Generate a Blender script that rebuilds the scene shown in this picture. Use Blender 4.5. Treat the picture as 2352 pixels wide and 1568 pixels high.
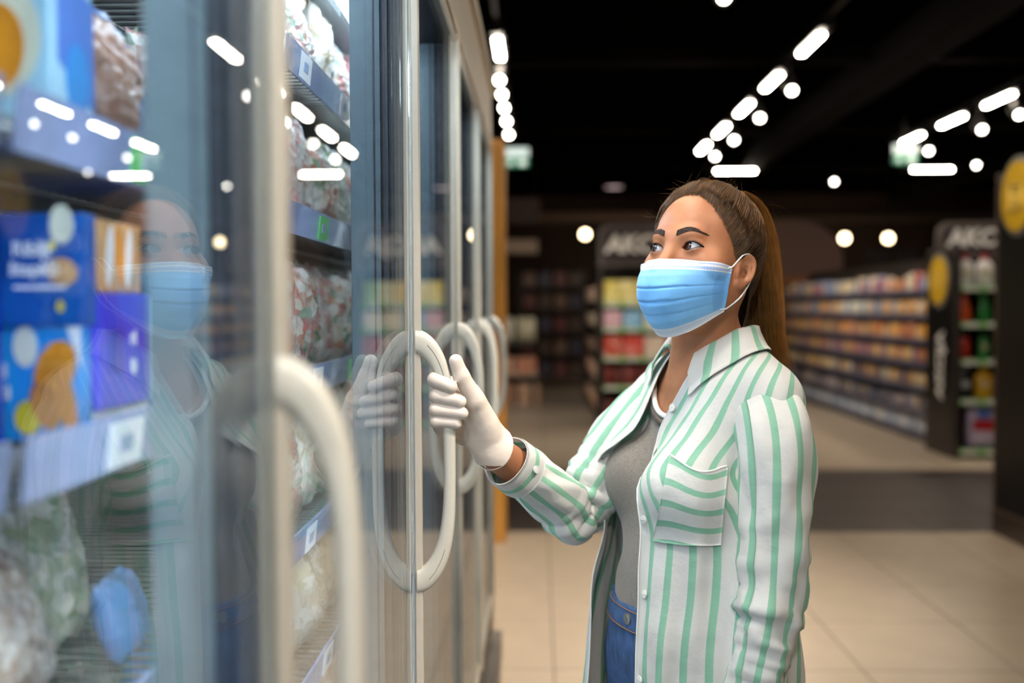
import bpy, bmesh, math, random
import numpy as np
from mathutils import Vector, Matrix
from mathutils.bvhtree import BVHTree

for _o in list(bpy.data.objects):
    bpy.data.objects.remove(_o)
SC = bpy.context.scene
COL = SC.collection
random.seed(7)
RNG = np.random.default_rng(11)

# ------------------------------------------------------------------ camera
FPX = 35.0 / 36.0 * 2352.0
CAMZ = 1.42
VPX, VPY = 1237.0, 706.0
yaw = math.atan((VPX - 1176.0) / FPX)
pitch = math.atan((784.0 - VPY) / FPX)
cam_data = bpy.data.cameras.new('camera')
cam_data.lens = 35.0
cam_data.sensor_width = 36.0
cam_data.sensor_fit = 'HORIZONTAL'
cam_data.clip_start = 0.02
cam_data.dof.use_dof = True
cam_data.dof.focus_distance = 1.44
cam_data.dof.aperture_fstop = 1.9
cam_data.dof.aperture_blades = 0
cam = bpy.data.objects.new('camera', cam_data)
COL.objects.link(cam)
CAM_R = (Matrix.Rotation(yaw, 3, 'Z') @ Matrix.Rotation(math.pi / 2 - pitch, 3, 'X')
         @ Matrix.Rotation(math.radians(-0.25), 3, 'Z'))
cam.matrix_world = Matrix.Translation((0, 0, CAMZ)) @ CAM_R.to_4x4()
SC.camera = cam
CAMN = np.array(CAM_R)

def at(px, py, Y):
    """world point at depth Y along the line of sight of photo pixel (px,py)"""
    d = CAMN @ np.array([(px - 1176.0) / FPX, -(py - 784.0) / FPX, -1.0])
    s = Y / d[1]
    return np.array([d[0] * s, Y, CAMZ + d[2] * s])

def proj(p):
    p = np.asarray(p, float) - np.array([0, 0, CAMZ])
    c = p @ CAMN
    return np.stack([1176 + FPX * c[..., 0] / -c[..., 2], 784 - FPX * c[..., 1] / -c[..., 2]], -1)

# ------------------------------------------------------------------ world, exposure
world = bpy.data.worlds.new('world')
SC.world = world
world.use_nodes = True
world.node_tree.nodes['Background'].inputs[0].default_value = (1.0, 0.86, 0.72, 1)
world.node_tree.nodes['Background'].inputs[1].default_value = 0.02
SC.view_settings.view_transform = 'Standard'
SC.view_settings.look = 'None'
SC.view_settings.exposure = 0.0
SC.view_settings.gamma = 1.0
SC.view_settings.use_curve_mapping = False
SC.cycles.use_denoising = True
SC.cycles.max_bounces = 7
SC.cycles.transparent_max_bounces = 14
SC.cycles.diffuse_bounces = 2
SC.cycles.glossy_bounces = 3
SC.cycles.use_light_tree = False
SC.cycles.use_adaptive_sampling = True
SC.cycles.adaptive_threshold = 0.05
SC.cycles.time_limit = 1150.0
SC.cycles.caustics_reflective = False
SC.cycles.caustics_refractive = False
SC.cycles.sample_clamp_indirect = 6.0
SC.cycles.blur_glossy = 1.0

LAMP_E = 92.0        # emission of the ceiling tubes
SPOT_W = 70.0        # watts of one ceiling spotlight
KEY_A = 170.0
KEY_D = 30.0
LED_E = 29.0         # emission of the freezer LED strips

# ------------------------------------------------------------------ materials
def lin(c):
    c = np.asarray(c, float) / 255.0
    return tuple(np.where(c <= 0.04045, c / 12.92, ((c + 0.055) / 1.055) ** 2.4)) + (1.0,)

MATS = {}
def nodes_of(name):
    m = bpy.data.materials.new(name)
    m.use_nodes = True
    nt = m.node_tree
    return m, nt, nt.nodes, nt.links, nt.nodes['Principled BSDF']

def pm(name, col, rough=0.5, metal=0.0, var=0.08, vscale=40.0, bump=0.0, bscale=200.0, emit=0.0,
       ecol=None, coat=0.0, spec=0.5, stretch=(1, 1, 1), sss=0.0, sheen=0.0, rvar=0.0):
    """principled material with procedural colour variation and relief; col in sRGB 0..255"""
    if name in MATS:
        return MATS[name]
    m, nt, N, L, b = nodes_of(name)
    c = np.array(lin(col)[:3])
    tc = N.new('ShaderNodeTexCoord')
    mp = N.new('ShaderNodeMapping'); mp.inputs['Scale'].default_value = stretch
    L.new(tc.outputs['Object'], mp.inputs['Vector'])
    nz = N.new('ShaderNodeTexNoise'); nz.inputs['Scale'].default_value = vscale; nz.inputs['Detail'].default_value = 4
    L.new(mp.outputs[0], nz.inputs['Vector'])
    r = N.new('ShaderNodeValToRGB')
    r.color_ramp.elements[0].position = 0.3; r.color_ramp.elements[1].position = 0.7
    r.color_ramp.elements[0].color = tuple(np.clip(c * (1 - var), 0, 1)) + (1,)
    r.color_ramp.elements[1].color = tuple(np.clip(c * (1 + var), 0, 1)) + (1,)
    L.new(nz.outputs['Fac'], r.inputs['Fac']); L.new(r.outputs['Color'], b.inputs['Base Color'])
    b.inputs['Roughness'].default_value = rough
    b.inputs['Metallic'].default_value = metal
    b.inputs['Specular IOR Level'].default_value = spec
    b.inputs['Coat Weight'].default_value = coat
    b.inputs['Coat Roughness'].default_value = 0.08
    if sss:
        b.inputs['Subsurface Weight'].default_value = sss
        b.inputs['Subsurface Radius'].default_value = (1.0, 0.35, 0.2)
        b.inputs['Subsurface Scale'].default_value = 0.006
    if sheen:
        b.inputs['Sheen Weight'].default_value = sheen
    if emit:
        b.inputs['Emission Color'].default_value = lin(ecol if ecol is not None else col)
        b.inputs['Emission Strength'].default_value = emit
    if bump:
        n2 = N.new('ShaderNodeTexNoise'); n2.inputs['Scale'].default_value = bscale; n2.inputs['Detail'].default_value = 3
        L.new(mp.outputs[0], n2.inputs['Vector'])
        bp = N.new('ShaderNodeBump'); bp.inputs['Strength'].default_value = bump; bp.inputs['Distance'].default_value = 0.004
        L.new(n2.outputs['Fac'], bp.inputs['Height']); L.new(bp.outputs[0], b.inputs['Normal'])
    MATS[name] = m
    return m

def pane_mat(name, tint=(0.93, 0.965, 0.965), f0=0.04, fmax=0.9, power=5.0, rough=0.0):
    """clear pane: see-through, mirror share rising towards grazing as on real glass"""
    m = bpy.data.materials.new(name); m.use_nodes = True
    nt = m.node_tree; N = nt.nodes; L = nt.links
    N.clear()
    out = N.new('ShaderNodeOutputMaterial')
    lw = N.new('ShaderNodeLayerWeight'); lw.inputs['Blend'].default_value = 0.5
    pw = N.new('ShaderNodeMath'); pw.operation = 'POWER'; pw.inputs[1].default_value = power
    L.new(lw.outputs['Facing'], pw.inputs[0])
    ma = N.new('ShaderNodeMath'); ma.operation = 'MULTIPLY_ADD'; ma.inputs[1].default_value = fmax - f0; ma.inputs[2].default_value = f0
    L.new(pw.outputs[0], ma.inputs[0])
    tr = N.new('ShaderNodeBsdfTransparent'); tr.inputs[0].default_value = tint + (1,)
    gl = N.new('ShaderNodeBsdfGlossy'); gl.inputs['Roughness'].default_value = rough
    gl.inputs['Color'].default_value = (0.97, 0.99, 1, 1)
    mx = N.new('ShaderNodeMixShader')
    L.new(ma.outputs[0], mx.inputs[0]); L.new(tr.outputs[0], mx.inputs[1]); L.new(gl.outputs[0], mx.inputs[2])
    L.new(mx.outputs[0], out.inputs[0])
    return m

def objcol_mat(name, rough=0.4, coat=0.0, pattern=True, pscale=30.0):
    """package material: the object's own colour, printed with patches"""
    m, nt, N, L, b = nodes_of(name)
    oi = N.new('ShaderNodeObjectInfo')
    tc = N.new('ShaderNodeTexCoord')
    vo = N.new('ShaderNodeTexVoronoi'); vo.inputs['Scale'].default_value = pscale
    L.new(tc.outputs['Object'], vo.inputs['Vector'])
    ad = N.new('ShaderNodeVectorMath'); ad.operation = 'ADD'
    L.new(tc.outputs['Object'], ad.inputs[0])
    L.new(oi.outputs['Random'], ad.inputs[1])
    L.new(ad.outputs[0], vo.inputs['Vector'])
    hs = N.new('ShaderNodeHueSaturation')
    hs.inputs['Saturation'].default_value = 0.7; hs.inputs['Value'].default_value = 1.25
    L.new(oi.outputs['Color'], hs.inputs['Color'])
    st = N.new('ShaderNodeMath'); st.operation = 'GREATER_THAN'; st.inputs[1].default_value = 0.52
    L.new(vo.outputs['Color'], st.inputs[0])
    mx = N.new('ShaderNodeMix'); mx.data_type = 'RGBA'
    L.new(st.outputs[0], mx.inputs[0]); L.new(oi.outputs['Color'], mx.inputs[6]); L.new(hs.outputs[0], mx.inputs[7])
    L.new((mx.outputs[2] if pattern else oi.outputs['Color']), b.inputs['Base Color'])
    b.inputs['Roughness'].default_value = rough
    b.inputs['Coat Weight'].default_value = coat
    return m

# ------------------------------------------------------------------ object helpers
def link(name, me, mat=None, parent=None, label=None, cat=None, group=None, kind=None, loc=None, smooth=False):
    o = bpy.data.objects.new(name, me)
    COL.objects.link(o)
    if mat is not None and me is not None:
        ms = mat if isinstance(mat, (list, tuple)) else [mat]
        if len(me.materials) == 0:
            for q in ms:
                me.materials.append(q)
    if smooth and me is not None:
        me.shade_smooth()
    if parent is not None:
        o.parent = parent
    if loc is not None:
        o.location = loc
    tag(o, label, cat, group, kind)
    return o

def tag(o, label=None, cat=None, group=None, kind=None):
    if label: o['label'] = label
    if cat: o['category'] = cat
    if group: o['group'] = group
    if kind: o['kind'] = kind
    return o

def mesh_from(verts, faces, name='m'):
    me = bpy.data.meshes.new(name)
    me.from_pydata([tuple(map(float, v)) for v in verts], [], [tuple(map(int, f)) for f in faces])
    me.update()
    return me

def fast_mesh(V, Q, name='m'):
    """numpy verts (n,3) and quads/tris (m,k)"""
    me = bpy.data.meshes.new(name)
    V = np.asarray(V, np.float32); Q = np.asarray(Q, np.int32)
    me.vertices.add(len(V)); me.vertices.foreach_set('co', V.ravel())
    k = Q.shape[1]
    me.loops.add(Q.size); me.loops.foreach_set('vertex_index', Q.ravel())
    me.polygons.add(len(Q))
    me.polygons.foreach_set('loop_start', np.arange(0, Q.size, k, dtype=np.int32))
    me.update(calc_edges=True); me.validate()
    return me

class MB:
    """collects shapes for one mesh"""
    def __init__(self):
        self.v = []; self.f = []; self.mi = []
    def _add(self, vs, fs, mi=0):
        n = len(self.v)
        self.v += [tuple(map(float, q)) for q in vs]
        self.f += [tuple(n + i for i in f) for f in fs]
        self.mi += [mi] * len(fs)
    def box(self, lo, hi, mi=0):
        x0, y0, z0 = lo; x1, y1, z1 = hi
        vs = [(x0, y0, z0), (x1, y0, z0), (x1, y1, z0), (x0, y1, z0), (x0, y0, z1), (x1, y0, z1), (x1, y1, z1), (x0, y1, z1)]
        self._add(vs, [(0, 3, 2, 1), (4, 5, 6, 7), (0, 1, 5, 4), (1, 2, 6, 5), (2, 3, 7, 6), (3, 0, 4, 7)], mi)
        return self
    def bbox(self, lo, hi, r=0.004, mi=0):
        """box with chamfered edges"""
        bm = bmesh.new()
        bmesh.ops.create_cube(bm, size=1.0)
        c = [(a + b) / 2 for a, b in zip(lo, hi)]; s = [b - a for a, b in zip(lo, hi)]
        for v in bm.verts:
            v.co = Vector([c[i] + v.co[i] * s[i] for i in range(3)])
        bmesh.ops.bevel(bm, geom=list(bm.edges), offset=min(r, min(s) * 0.45), segments=2, affect='EDGES', profile=0.5)
        bm.verts.index_update()
        self._add([v.co for v in bm.verts], [[v.index for v in f.verts] for f in bm.faces], mi)
        bm.free()
        return self
    def tube(self, pts, r, n=8, cap=True, mi=0, flat=None):
        pts = [np.asarray(p, float) for p in pts]
        m = len(pts)
        rs = r if hasattr(r, '__len__') else [r] * m
        T = [pts[min(i + 1, m - 1)] - pts[max(i - 1, 0)] for i in range(m)]
        T = [t / (np.linalg.norm(t) + 1e-12) for t in T]
        up = np.array([0, 0, 1.0]) if abs(T[0][2]) < 0.9 else np.array([1.0, 0, 0])
        nrm = np.cross(T[0], up); nrm /= np.linalg.norm(nrm)
        vs = []
        for i in range(m):
            nrm = nrm - T[i] * nrm.dot(T[i]); nrm /= (np.linalg.norm(nrm) + 1e-12)
            bn = np.cross(T[i], nrm)
            for k in range(n):
                a = 2 * math.pi * k / n
                vs.append(pts[i] + rs[i] * (math.cos(a) * nrm * (flat[0] if flat else 1) + math.sin(a) * bn * (flat[1] if flat else 1)))
        fs = []
        for i in range(m - 1):
            for k in range(n):
                fs.append((i * n + k, i * n + (k + 1) % n, (i + 1) * n + (k + 1) % n, (i + 1) * n + k))
        if cap:
            fs.append(tuple(range(n))[::-1]); fs.append(tuple((m - 1) * n + k for k in range(n)))
        self._add(vs, fs, mi)
        return self
    def lathe(self, prof, n=16, c=(0, 0, 0), mi=0, squash=1.0):
        vs = []; fs = []
        for (r, z) in prof:
            for k in range(n):
                a = 2 * math.pi * k / n
                vs.append((c[0] + r * math.cos(a), c[1] + r * squash * math.sin(a), c[2] + z))
        for i in range(len(prof) - 1):
            for k in range(n):
                fs.append((i * n + k, i * n + (k + 1) % n, (i + 1) * n + (k + 1) % n, (i + 1) * n + k))
        fs.append(tuple(range(n))[::-1]); fs.append(tuple((len(prof) - 1) * n + k for k in range(n)))
        self._add(vs, fs, mi)
        return self
    def grid(self, P, mi=0, flip=False, wrap=False):
        """P (a,b,3) surface"""
        a, b = P.shape[:2]
        fs = []
        for i in range(a - 1):
            for j in range(b if wrap else b - 1):
                q = (i * b + j, i * b + (j + 1) % b, (i + 1) * b + (j + 1) % b, (i + 1) * b + j)
                fs.append(q[::-1] if flip else q)
        self._add(P.reshape(-1, 3), fs, mi)
        return self
    def prism(self, poly, d, origin, ex, ey, ez, mi=0):
        """polygon in the (ex,ey) plane extruded by d along ez"""
        o = np.asarray(origin, float); ex, ey, ez = (np.asarray(q, float) for q in (ex, ey, ez))
        n = len(poly)
        vs = [o + x * ex + y * ey for x, y in poly] + [o + x * ex + y * ey + d * ez for x, y in poly]
        fs = [tuple(range(n))[::-1], tuple(range(n, 2 * n))] + [(i, (i + 1) % n, n + (i + 1) % n, n + i) for i in range(n)]
        self._add(vs, fs, mi)
        return self
    def mesh(self, name='m', mats=None, smooth=False):
        me = mesh_from(self.v, self.f, name)
        if mats:
            for q in mats: me.materials.append(q)
            me.polygons.foreach_set('material_index', self.mi)
        bm = bmesh.new(); bm.from_mesh(me)
        bmesh.ops.recalc_face_normals(bm, faces=bm.faces); bm.to_mesh(me); bm.free()
        if smooth: me.shade_smooth()
        return me
    def build(self, name, mat, parent=None, smooth=False, **kw):
        return link(name, self.mesh(name, mat if isinstance(mat, (list, tuple)) else [mat], smooth), None, parent, **kw)

def empty(name, loc=(0, 0, 0), **kw):
    o = bpy.data.objects.new(name, None); COL.objects.link(o); o.location = loc
    o.empty_display_size = 0.1
    return tag(o, **kw)

def copy_tree(o, parent=None):
    c = o.copy(); COL.objects.link(c)
    if parent is not None: c.parent = parent
    for ch in o.children:
        copy_tree(ch, c)
    return c

def text_mesh(s, size, bold=0.0, shear=0.0, depth=0.002, align='CENTER'):
    cu = bpy.data.curves.new('t', 'FONT'); cu.body = s; cu.size = size; cu.align_x = align; cu.align_y = 'CENTER'
    cu.offset = bold; cu.shear = shear; cu.extrude = depth; cu.resolution_u = 3
    o = bpy.data.objects.new('t', cu); COL.objects.link(o)
    dg = bpy.context.evaluated_depsgraph_get()
    me = bpy.data.meshes.new_from_object(o.evaluated_get(dg))
    bpy.data.objects.remove(o); bpy.data.curves.remove(cu)
    return me

def xform(me, o, ex, ey, ez):
    """place a mesh drawn in (x,y,z) onto the axes ex,ey,ez at o"""
    M = Matrix(((ex[0], ey[0], ez[0], o[0]), (ex[1], ey[1], ez[1], o[1]), (ex[2], ey[2], ez[2], o[2]), (0, 0, 0, 1)))
    me.transform(M); return me

# ------------------------------------------------------------------ implicit surfaces
def caps(P, a, b, ra, rb):
    a = np.asarray(a, np.float32); b = np.asarray(b, np.float32)
    ab = b - a; L2 = float(ab @ ab) + 1e-12
    h = np.clip(((P - a) @ ab) / L2, 0, 1)
    return np.linalg.norm(P - a - h[:, None] * ab, axis=1) - (ra + h * (rb - ra))
def ell(P, c, r):
    q = P - np.asarray(c, np.float32); r = np.asarray(r, np.float32)
    k0 = np.linalg.norm(q / r, axis=1); k1 = np.linalg.norm(q / (r * r), axis=1) + 1e-9
    return k0 * (k0 - 1) / k1
def sph(P, c, r):
    return np.linalg.norm(P - np.asarray(c, np.float32), axis=1) - r
def smin(a, b, k):
    h = np.clip(0.5 + 0.5 * (b - a) / k, 0, 1)
    return b + (a - b) * h - k * h * (1 - h)
def smax(a, b, k):
    return -smin(-a, -b, k)

def sdf_mesh(fn, lo, hi, h, name='m', coarse=4, band=1.0):
    """surface nets over a signed distance function"""
    lo = np.asarray(lo, float); hi = np.asarray(hi, float)
    nb = np.ceil((hi - lo) / (h * coarse)).astype(int)
    n = nb * coarse + 1
    H = h * coarse
    gi = np.stack(np.meshgrid(*[np.arange(k) for k in nb], indexing='ij'), -1).reshape(-1, 3)
    cen = (lo + (gi + 0.5) * H).astype(np.float32)
    dc = fn(cen)
    act = np.abs(dc) < H * 0.9 * band + 0.0015
    D = np.where(dc > 0, 1.0, -1.0).reshape(nb).astype(np.float32)
    D = np.repeat(np.repeat(np.repeat(D, coarse, 0), coarse, 1), coarse, 2)
    D = np.pad(D, ((0, 1),) * 3, mode='edge')
    off = np.stack(np.meshgrid(*[np.arange(coarse + 1)] * 3, indexing='ij'), -1).reshape(-1, 3)
    ga = gi[act]
    for s in range(0, len(ga), 1500):
        ids = (ga[s:s + 1500, None, :] * coarse + off[None]).reshape(-1, 3)
        D[ids[:, 0], ids[:, 1], ids[:, 2]] = fn((lo + ids * h).astype(np.float32))
    S = D < 0
    c8 = [S[i:n[0] - 1 + i, j:n[1] - 1 + j, k:n[2] - 1 + k] for i in (0, 1) for j in (0, 1) for k in (0, 1)]
    allin = c8[0].copy(); anyin = c8[0].copy()
    for q in c8[1:]:
        allin &= q; anyin |= q
    mix = anyin & ~allin
    idx = np.argwhere(mix)
    vid = np.full(mix.shape, -1, np.int32); vid[mix] = np.arange(len(idx))
    acc = np.zeros((len(idx), 3)); cnt = np.zeros(len(idx))
    corners = [(i, j, k) for i in (0, 1) for j in (0, 1) for k in (0, 1)]
    for a in range(8):
        for b in range(a + 1, 8):
            ca, cb = np.array(corners[a]), np.array(corners[b])
            if abs(ca - cb).sum() != 1: continue
            ia, ib = idx + ca, idx + cb
            da = D[ia[:, 0], ia[:, 1], ia[:, 2]]; db = D[ib[:, 0], ib[:, 1], ib[:, 2]]
            w = (da < 0) != (db < 0)
            t = np.where(w, da / np.where(w, da - db, 1), 0)
            p = ca + t[:, None] * (cb - ca)
            acc[w] += p[w]; cnt[w] += 1
    V = lo + (idx + acc / cnt[:, None]) * h
    quads = []
    for ax in range(3):
        sl0 = [slice(None)] * 3; sl1 = [slice(None)] * 3
        sl0[ax] = slice(0, -1); sl1[ax] = slice(1, None)
        ch = S[tuple(sl0)] != S[tuple(sl1)]
        e = np.argwhere(ch)
        o1, o2 = [(1, 2), (2, 0), (0, 1)][ax]
        e = e[(e[:, o1] > 0) & (e[:, o2] > 0) & (e[:, o1] < n[o1] - 1) & (e[:, o2] < n[o2] - 1)]
        neg = S[e[:, 0], e[:, 1], e[:, 2]]
        def cell(d1, d2):
            q = e.copy(); q[:, o1] += d1; q[:, o2] += d2
            return vid[q[:, 0], q[:, 1], q[:, 2]]
        A, B, C, Dd = cell(-1, -1), cell(0, -1), cell(0, 0), cell(-1, 0)
        q = np.stack([A, B, C, Dd], 1)
        q[~neg] = q[~neg][:, ::-1]
        quads.append(q)
    Q = np.concatenate(quads)
    Q = Q[(Q >= 0).all(1)]
    return V, Q

def catmull(pts, per=8):
    pts = np.asarray(pts, float)
    P = np.vstack([2 * pts[0] - pts[1], pts, 2 * pts[-1] - pts[-2]])
    out = []
    for i in range(1, len(P) - 2):
        for t in np.linspace(0, 1, per, endpoint=False):
            p0, p1, p2, p3 = P[i - 1:i + 3]
            out.append(0.5 * ((2 * p1) + (p2 - p0) * t + (2 * p0 - 5 * p1 + 4 * p2 - p3) * t * t + (3 * p1 - p0 - 3 * p2 + p3) * t ** 3))
    out.append(P[-2])
    return np.array(out)
# ================================================================== the store
M_floor = pm('floor screed', (120, 108, 94), 0.6)
M_tile = pm('beige floor tile', (180, 164, 143), 0.34, var=0.07, vscale=5.0, bump=0.03, bscale=60)
M_tiled = pm('dark floor tile', (66, 58, 56), 0.38, var=0.12, vscale=6.0)
M_ceil = pm('black ceiling', (7, 6, 6), 1.0, spec=0.0)
M_wallw = pm('dark wood wall', (60, 40, 27), 0.6, var=0.35, vscale=3.0, stretch=(9, 1, 0.3))
M_walld = pm('dark plaster wall', (58, 50, 45), 0.8)
M_black = pm('black steel', (20, 19, 19), 0.45)
M_dark = pm('dark brown steel', (52, 45, 42), 0.45)
M_char = pm('charcoal panel', (18, 17, 18), 0.35)
M_white = pm('white print', (238, 236, 232), 0.5, var=0.02)
M_rail = pm('price strip', (226, 230, 222), 0.25, var=0.05, coat=0.4)
M_railg = pm('green price strip', (120, 190, 90), 0.35, var=0.1)
M_wood = pm('honey wood', (196, 142, 62), 0.45, var=0.25, vscale=6, stretch=(8, 8, 0.5))
M_yellow = pm('yellow disc', (222, 178, 34), 0.4, var=0.05)
M_silver = pm('silver ring', (176, 174, 170), 0.35, 0.6)
M_tube = pm('tube diffuser', (255, 250, 240), 0.5, var=0.0, emit=LAMP_E, ecol=(255, 238, 216))
M_lens = pm('spot lens', (255, 250, 240), 0.5, var=0.0, emit=24.0, ecol=(255, 246, 232))
M_warm = pm('warm lamp globe', (255, 238, 205), 0.5, var=0.0, emit=14.0, ecol=(255, 226, 180))
M_signw = pm('lit sign face', (240, 248, 244), 0.5, var=0.02, emit=0.9, ecol=(230, 250, 240))
M_signg = pm('lit sign green', (40, 150, 110), 0.5, var=0.02, emit=0.25, ecol=(40, 160, 110))
M_card = pm('brown carton', (170, 128, 88), 0.8, var=0.15)
M_cream = pm('cream board', (190, 168, 148), 0.7, var=0.1)
M_pack = objcol_mat('printed package', 0.35, 0.2)
M_plain = objcol_mat('plain coloured plastic', 0.3, 0.3, pattern=False)

CEIL = 4.0
MB().box((-4.5, -4.0, -0.1), (10.5, 24, 0.0)).build('floor', M_floor, kind='structure', label='beige tiled shop floor with a dark cross band')
FLOOR = bpy.data.objects['floor']
MB().box((-4.5, -4.0, CEIL), (10.5, 24, CEIL + 0.1)).build('ceiling', M_ceil, kind='structure', label='black painted open ceiling')
MB().box((-4.6, 23.0, 0), (10.6, 23.1, CEIL)).build('wall_far', M_wallw, kind='structure', label='dark wood clad wall at the far end')
MB().box((-4.6, -4.1, 0), (10.6, -4.0, CEIL)).build('wall_near', M_walld, kind='structure', label='dark wall behind the camera')
MB().box((-4.6, -4.0, 0), (-4.5, 24, CEIL)).build('wall_left', M_walld, kind='structure', label='dark wall behind the freezers')
MB().box((10.5, -4.0, 0), (10.6, 24, CEIL)).build('wall_right', M_walld, kind='structure', label='dark side wall of the store')
MB().box((-4.5, 22.6, 3.3), (10.5, 23.0, 3.45)).build('trim_1', pm('wood lintel', (92, 78, 66), 0.6), kind='structure', label='pale beam along the far wall')

# floor tiles, 60 cm, each a slab with its own edges
def tile_mesh(name, mat, s=0.592):
    return MB().bbox((0, 0, -0.004), (s, s, 0.004), 0.0025).mesh(name, [mat])
TL, TD = tile_mesh('tile light', M_tile), tile_mesh('tile dark', M_tiled)
far_l, far_d = MB(), MB()
ntile = 0
for iy in range(-4, 28):
    Y = 6.26 + 0.6 * (iy - 6)
    dark = 6.2 < Y < 8.6
    for ix in range(-7, 17):
        X = 0.06 + 0.6 * ix
        near = (-2 <= ix <= 9) and (2.4 < Y < 14.5) and (X < 0.62 * Y)
        if near and ntile < 296:
            t = link('tile', TD if dark else TL, None, FLOOR, loc=(X, Y, 0.001)); ntile += 1
        else:
            (far_d if dark else far_l).box((X, Y, 0.0), (X + 0.596, Y + 0.596, 0.005))
far_l.build('tile_field', M_tile, FLOOR, kind='stuff'); far_d.build('dark_tile_field', M_tiled, FLOOR, kind='stuff')

# ------------------------------------------------------------------ ceiling lights
def make_tube():
    t = empty('tube_light')
    MB().bbox((-0.055, -0.48, 0.0), (0.055, 0.48, 0.075), 0.008).build('housing', M_black, t)
    MB().bbox((-0.027, -0.31, -0.018), (0.027, 0.31, 0.002), 0.006).build('diffuser', M_tube, t)
    for yy in (-0.3, 0.3): MB().tube([(0, yy, 0.07), (0, yy, 0.37)], 0.004, 6).build('hanger_wire', M_black, t)
    return t
def make_spot():
    t = empty('track_spotlight')
    a = math.radians(50)
    ax = np.array([0, -math.sin(a), -math.cos(a)]); o = np.array([0, 0, -0.12])
    MB().tube([o - ax * 0.1, o - ax * 0.09, o + ax * 0.1], [0.03, 0.055, 0.06], 16).build('can', M_black, t, smooth=False)
    MB().tube([o + ax * 0.1, o + ax * 0.107], [0.034, 0.032], 16).build('lens', M_lens, t)
    MB().tube([(0, 0, 0.16), (0, 0, -0.1)], 0.012, 8).build('bracket', M_black, t)
    return t
TUBE0, SPOT0 = make_tube(), make_spot()
used = {'t': False, 's': False}
def ordw(i): return ['first', 'second', 'third', 'fourth', 'fifth', 'sixth', 'seventh', 'eighth', 'ninth', 'tenth', 'eleventh', 'twelfth', 'thirteenth', 'fourteenth'][i]
LZ = CAMZ + 2.18
def tube(x, y, label, group, rot=0.0, z=None):
    o = TUBE0 if not used['t'] else copy_tree(TUBE0); used['t'] = True
    o.location = (x, y, (LZ if z is None else z)); o.rotation_euler = (0, 0, rot); tag(o, label, 'ceiling light', group)
    return o
def spot(x, y, label, group, lamp=True, z=None, aim=None):
    o = copy_tree(SPOT0)
    for ch in [c for c in o.children if c.type == 'LIGHT']: bpy.data.objects.remove(ch)
    o.location = (x, y, (LZ - 0.06 if z is None else z)); tag(o, label, 'spotlight', group)
    if lamp:
        ld = bpy.data.lights.new('spot beam', 'SPOT'); ld.energy = SPOT_W; ld.spot_size = math.radians(75); ld.spot_blend = 0.6
        ld.color = (1.0, 0.90, 0.78); ld.shadow_soft_size = 0.05
        l = bpy.data.objects.new('spot_beam', ld); COL.objects.link(l); l.parent = o
        l.location = (0, -0.1, -0.2); l.rotation_euler = (math.radians(-22), 0, 0)
        if aim is not None:
            ld.energy = SPOT_W * 1.3; l.rotation_euler = (Vector(aim) - Vector(o.location)).to_track_quat('-Z', 'Y').to_euler()
    return o
def track(x, y0, y1, label):
    MB().box((x - 0.018, y0, LZ + 0.078), (x + 0.018, y1, LZ + 0.11)).build('lighting_track', M_black, label=label, cat='light track')
    for k, yy in enumerate(np.arange(y0 + 0.4, y1, 2.4)):
        MB().tube([(x, yy, LZ + 0.1), (x, yy, CEIL)], 0.006, 6).build('suspension_rod', M_black, bpy.data.objects[[o.name for o in bpy.data.objects if o.get('label') == label][0]])
XA, XB, XC = -0.325, 2.27, 4.88
track(XA, -1, 12.5, 'black lighting track hanging above the freezer row')
track(XB, -1, 14.3, 'black lighting track over the middle of the aisle')
track(XC, 2, 14.0, 'black lighting track above the packed gondola')
for i, y in enumerate([0.55, 1.85, 3.15, 4.45, 5.6, 8.45]):
    tube(XA, y, 'glowing tube light above the freezers, %s along its track' % ordw(i), 'tube lights above the freezers')
for i, y in enumerate([8.62, 9.2, 9.8, 10.5, 11.3]):
    spot(XA, y, 'lit spotlight on the freezer track, %s beyond its last tube' % ordw(i), 'spotlights on the freezer track', lamp=True, aim=(.25, y + 2.6, 0) if i < 3 else (-.25, 14.8, .7))
for i, y in enumerate([0.4, 1.7, 3.0, 4.3, 5.6, 8.42, 9.8, 11.1, 12.45, 13.8]):
    tube(XB, y, 'glowing tube light on the middle track, %s along it' % ordw(i), 'tube lights on the middle track')
for i, y in enumerate([5.0, 9.15, 10.45, 11.8, 13.05]):
    spot(XB + 0.012, y, 'lit spotlight hanging from the middle track, %s along it' % ordw(i), 'spotlights on the middle track', lamp=True, aim=(3.97, y + 1.2, .7))
for i, y in enumerate([5.2, 6.5, 7.8, 9.3, 10.75, 11.95, 13.2]):
    tube(XC, y, 'glowing tube light over the packed gondola, %s along its track' % ordw(i), 'tube lights over the gondola')
for i, y in enumerate([8.9, 10.4, 11.25, 12.75]):
    spot(XC + 0.012, y, 'lit spotlight over the packed gondola, %s along its track' % ordw(i), 'spotlights over the gondola')
XD = 1.17
track(XD, -2.5, 7.2, 'short black lighting track between the freezers and the middle track')
def aimed(x, y, tgt, label, watts, size=46):
    o = spot(x, y, label, 'spotlights on the short track', lamp=False)
    ld = bpy.data.lights.new('spot beam', 'SPOT'); ld.energy = watts; ld.spot_size = math.radians(size); ld.spot_blend = 0.7
    ld.color = (1.0, 0.90, 0.79); ld.shadow_soft_size = 0.09
    l = bpy.data.objects.new('spot_beam', ld); COL.objects.link(l); l.parent = o; l.location = (0, -0.1, -0.24)
    v = Vector(tgt) - (Vector(o.location) + Vector(l.location)); l.rotation_euler = v.to_track_quat('-Z', 'Y').to_euler()
    return o
spot(XD, 6.42, 'single lit spotlight at the top edge near the aisle centre', None, lamp=False)
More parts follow.
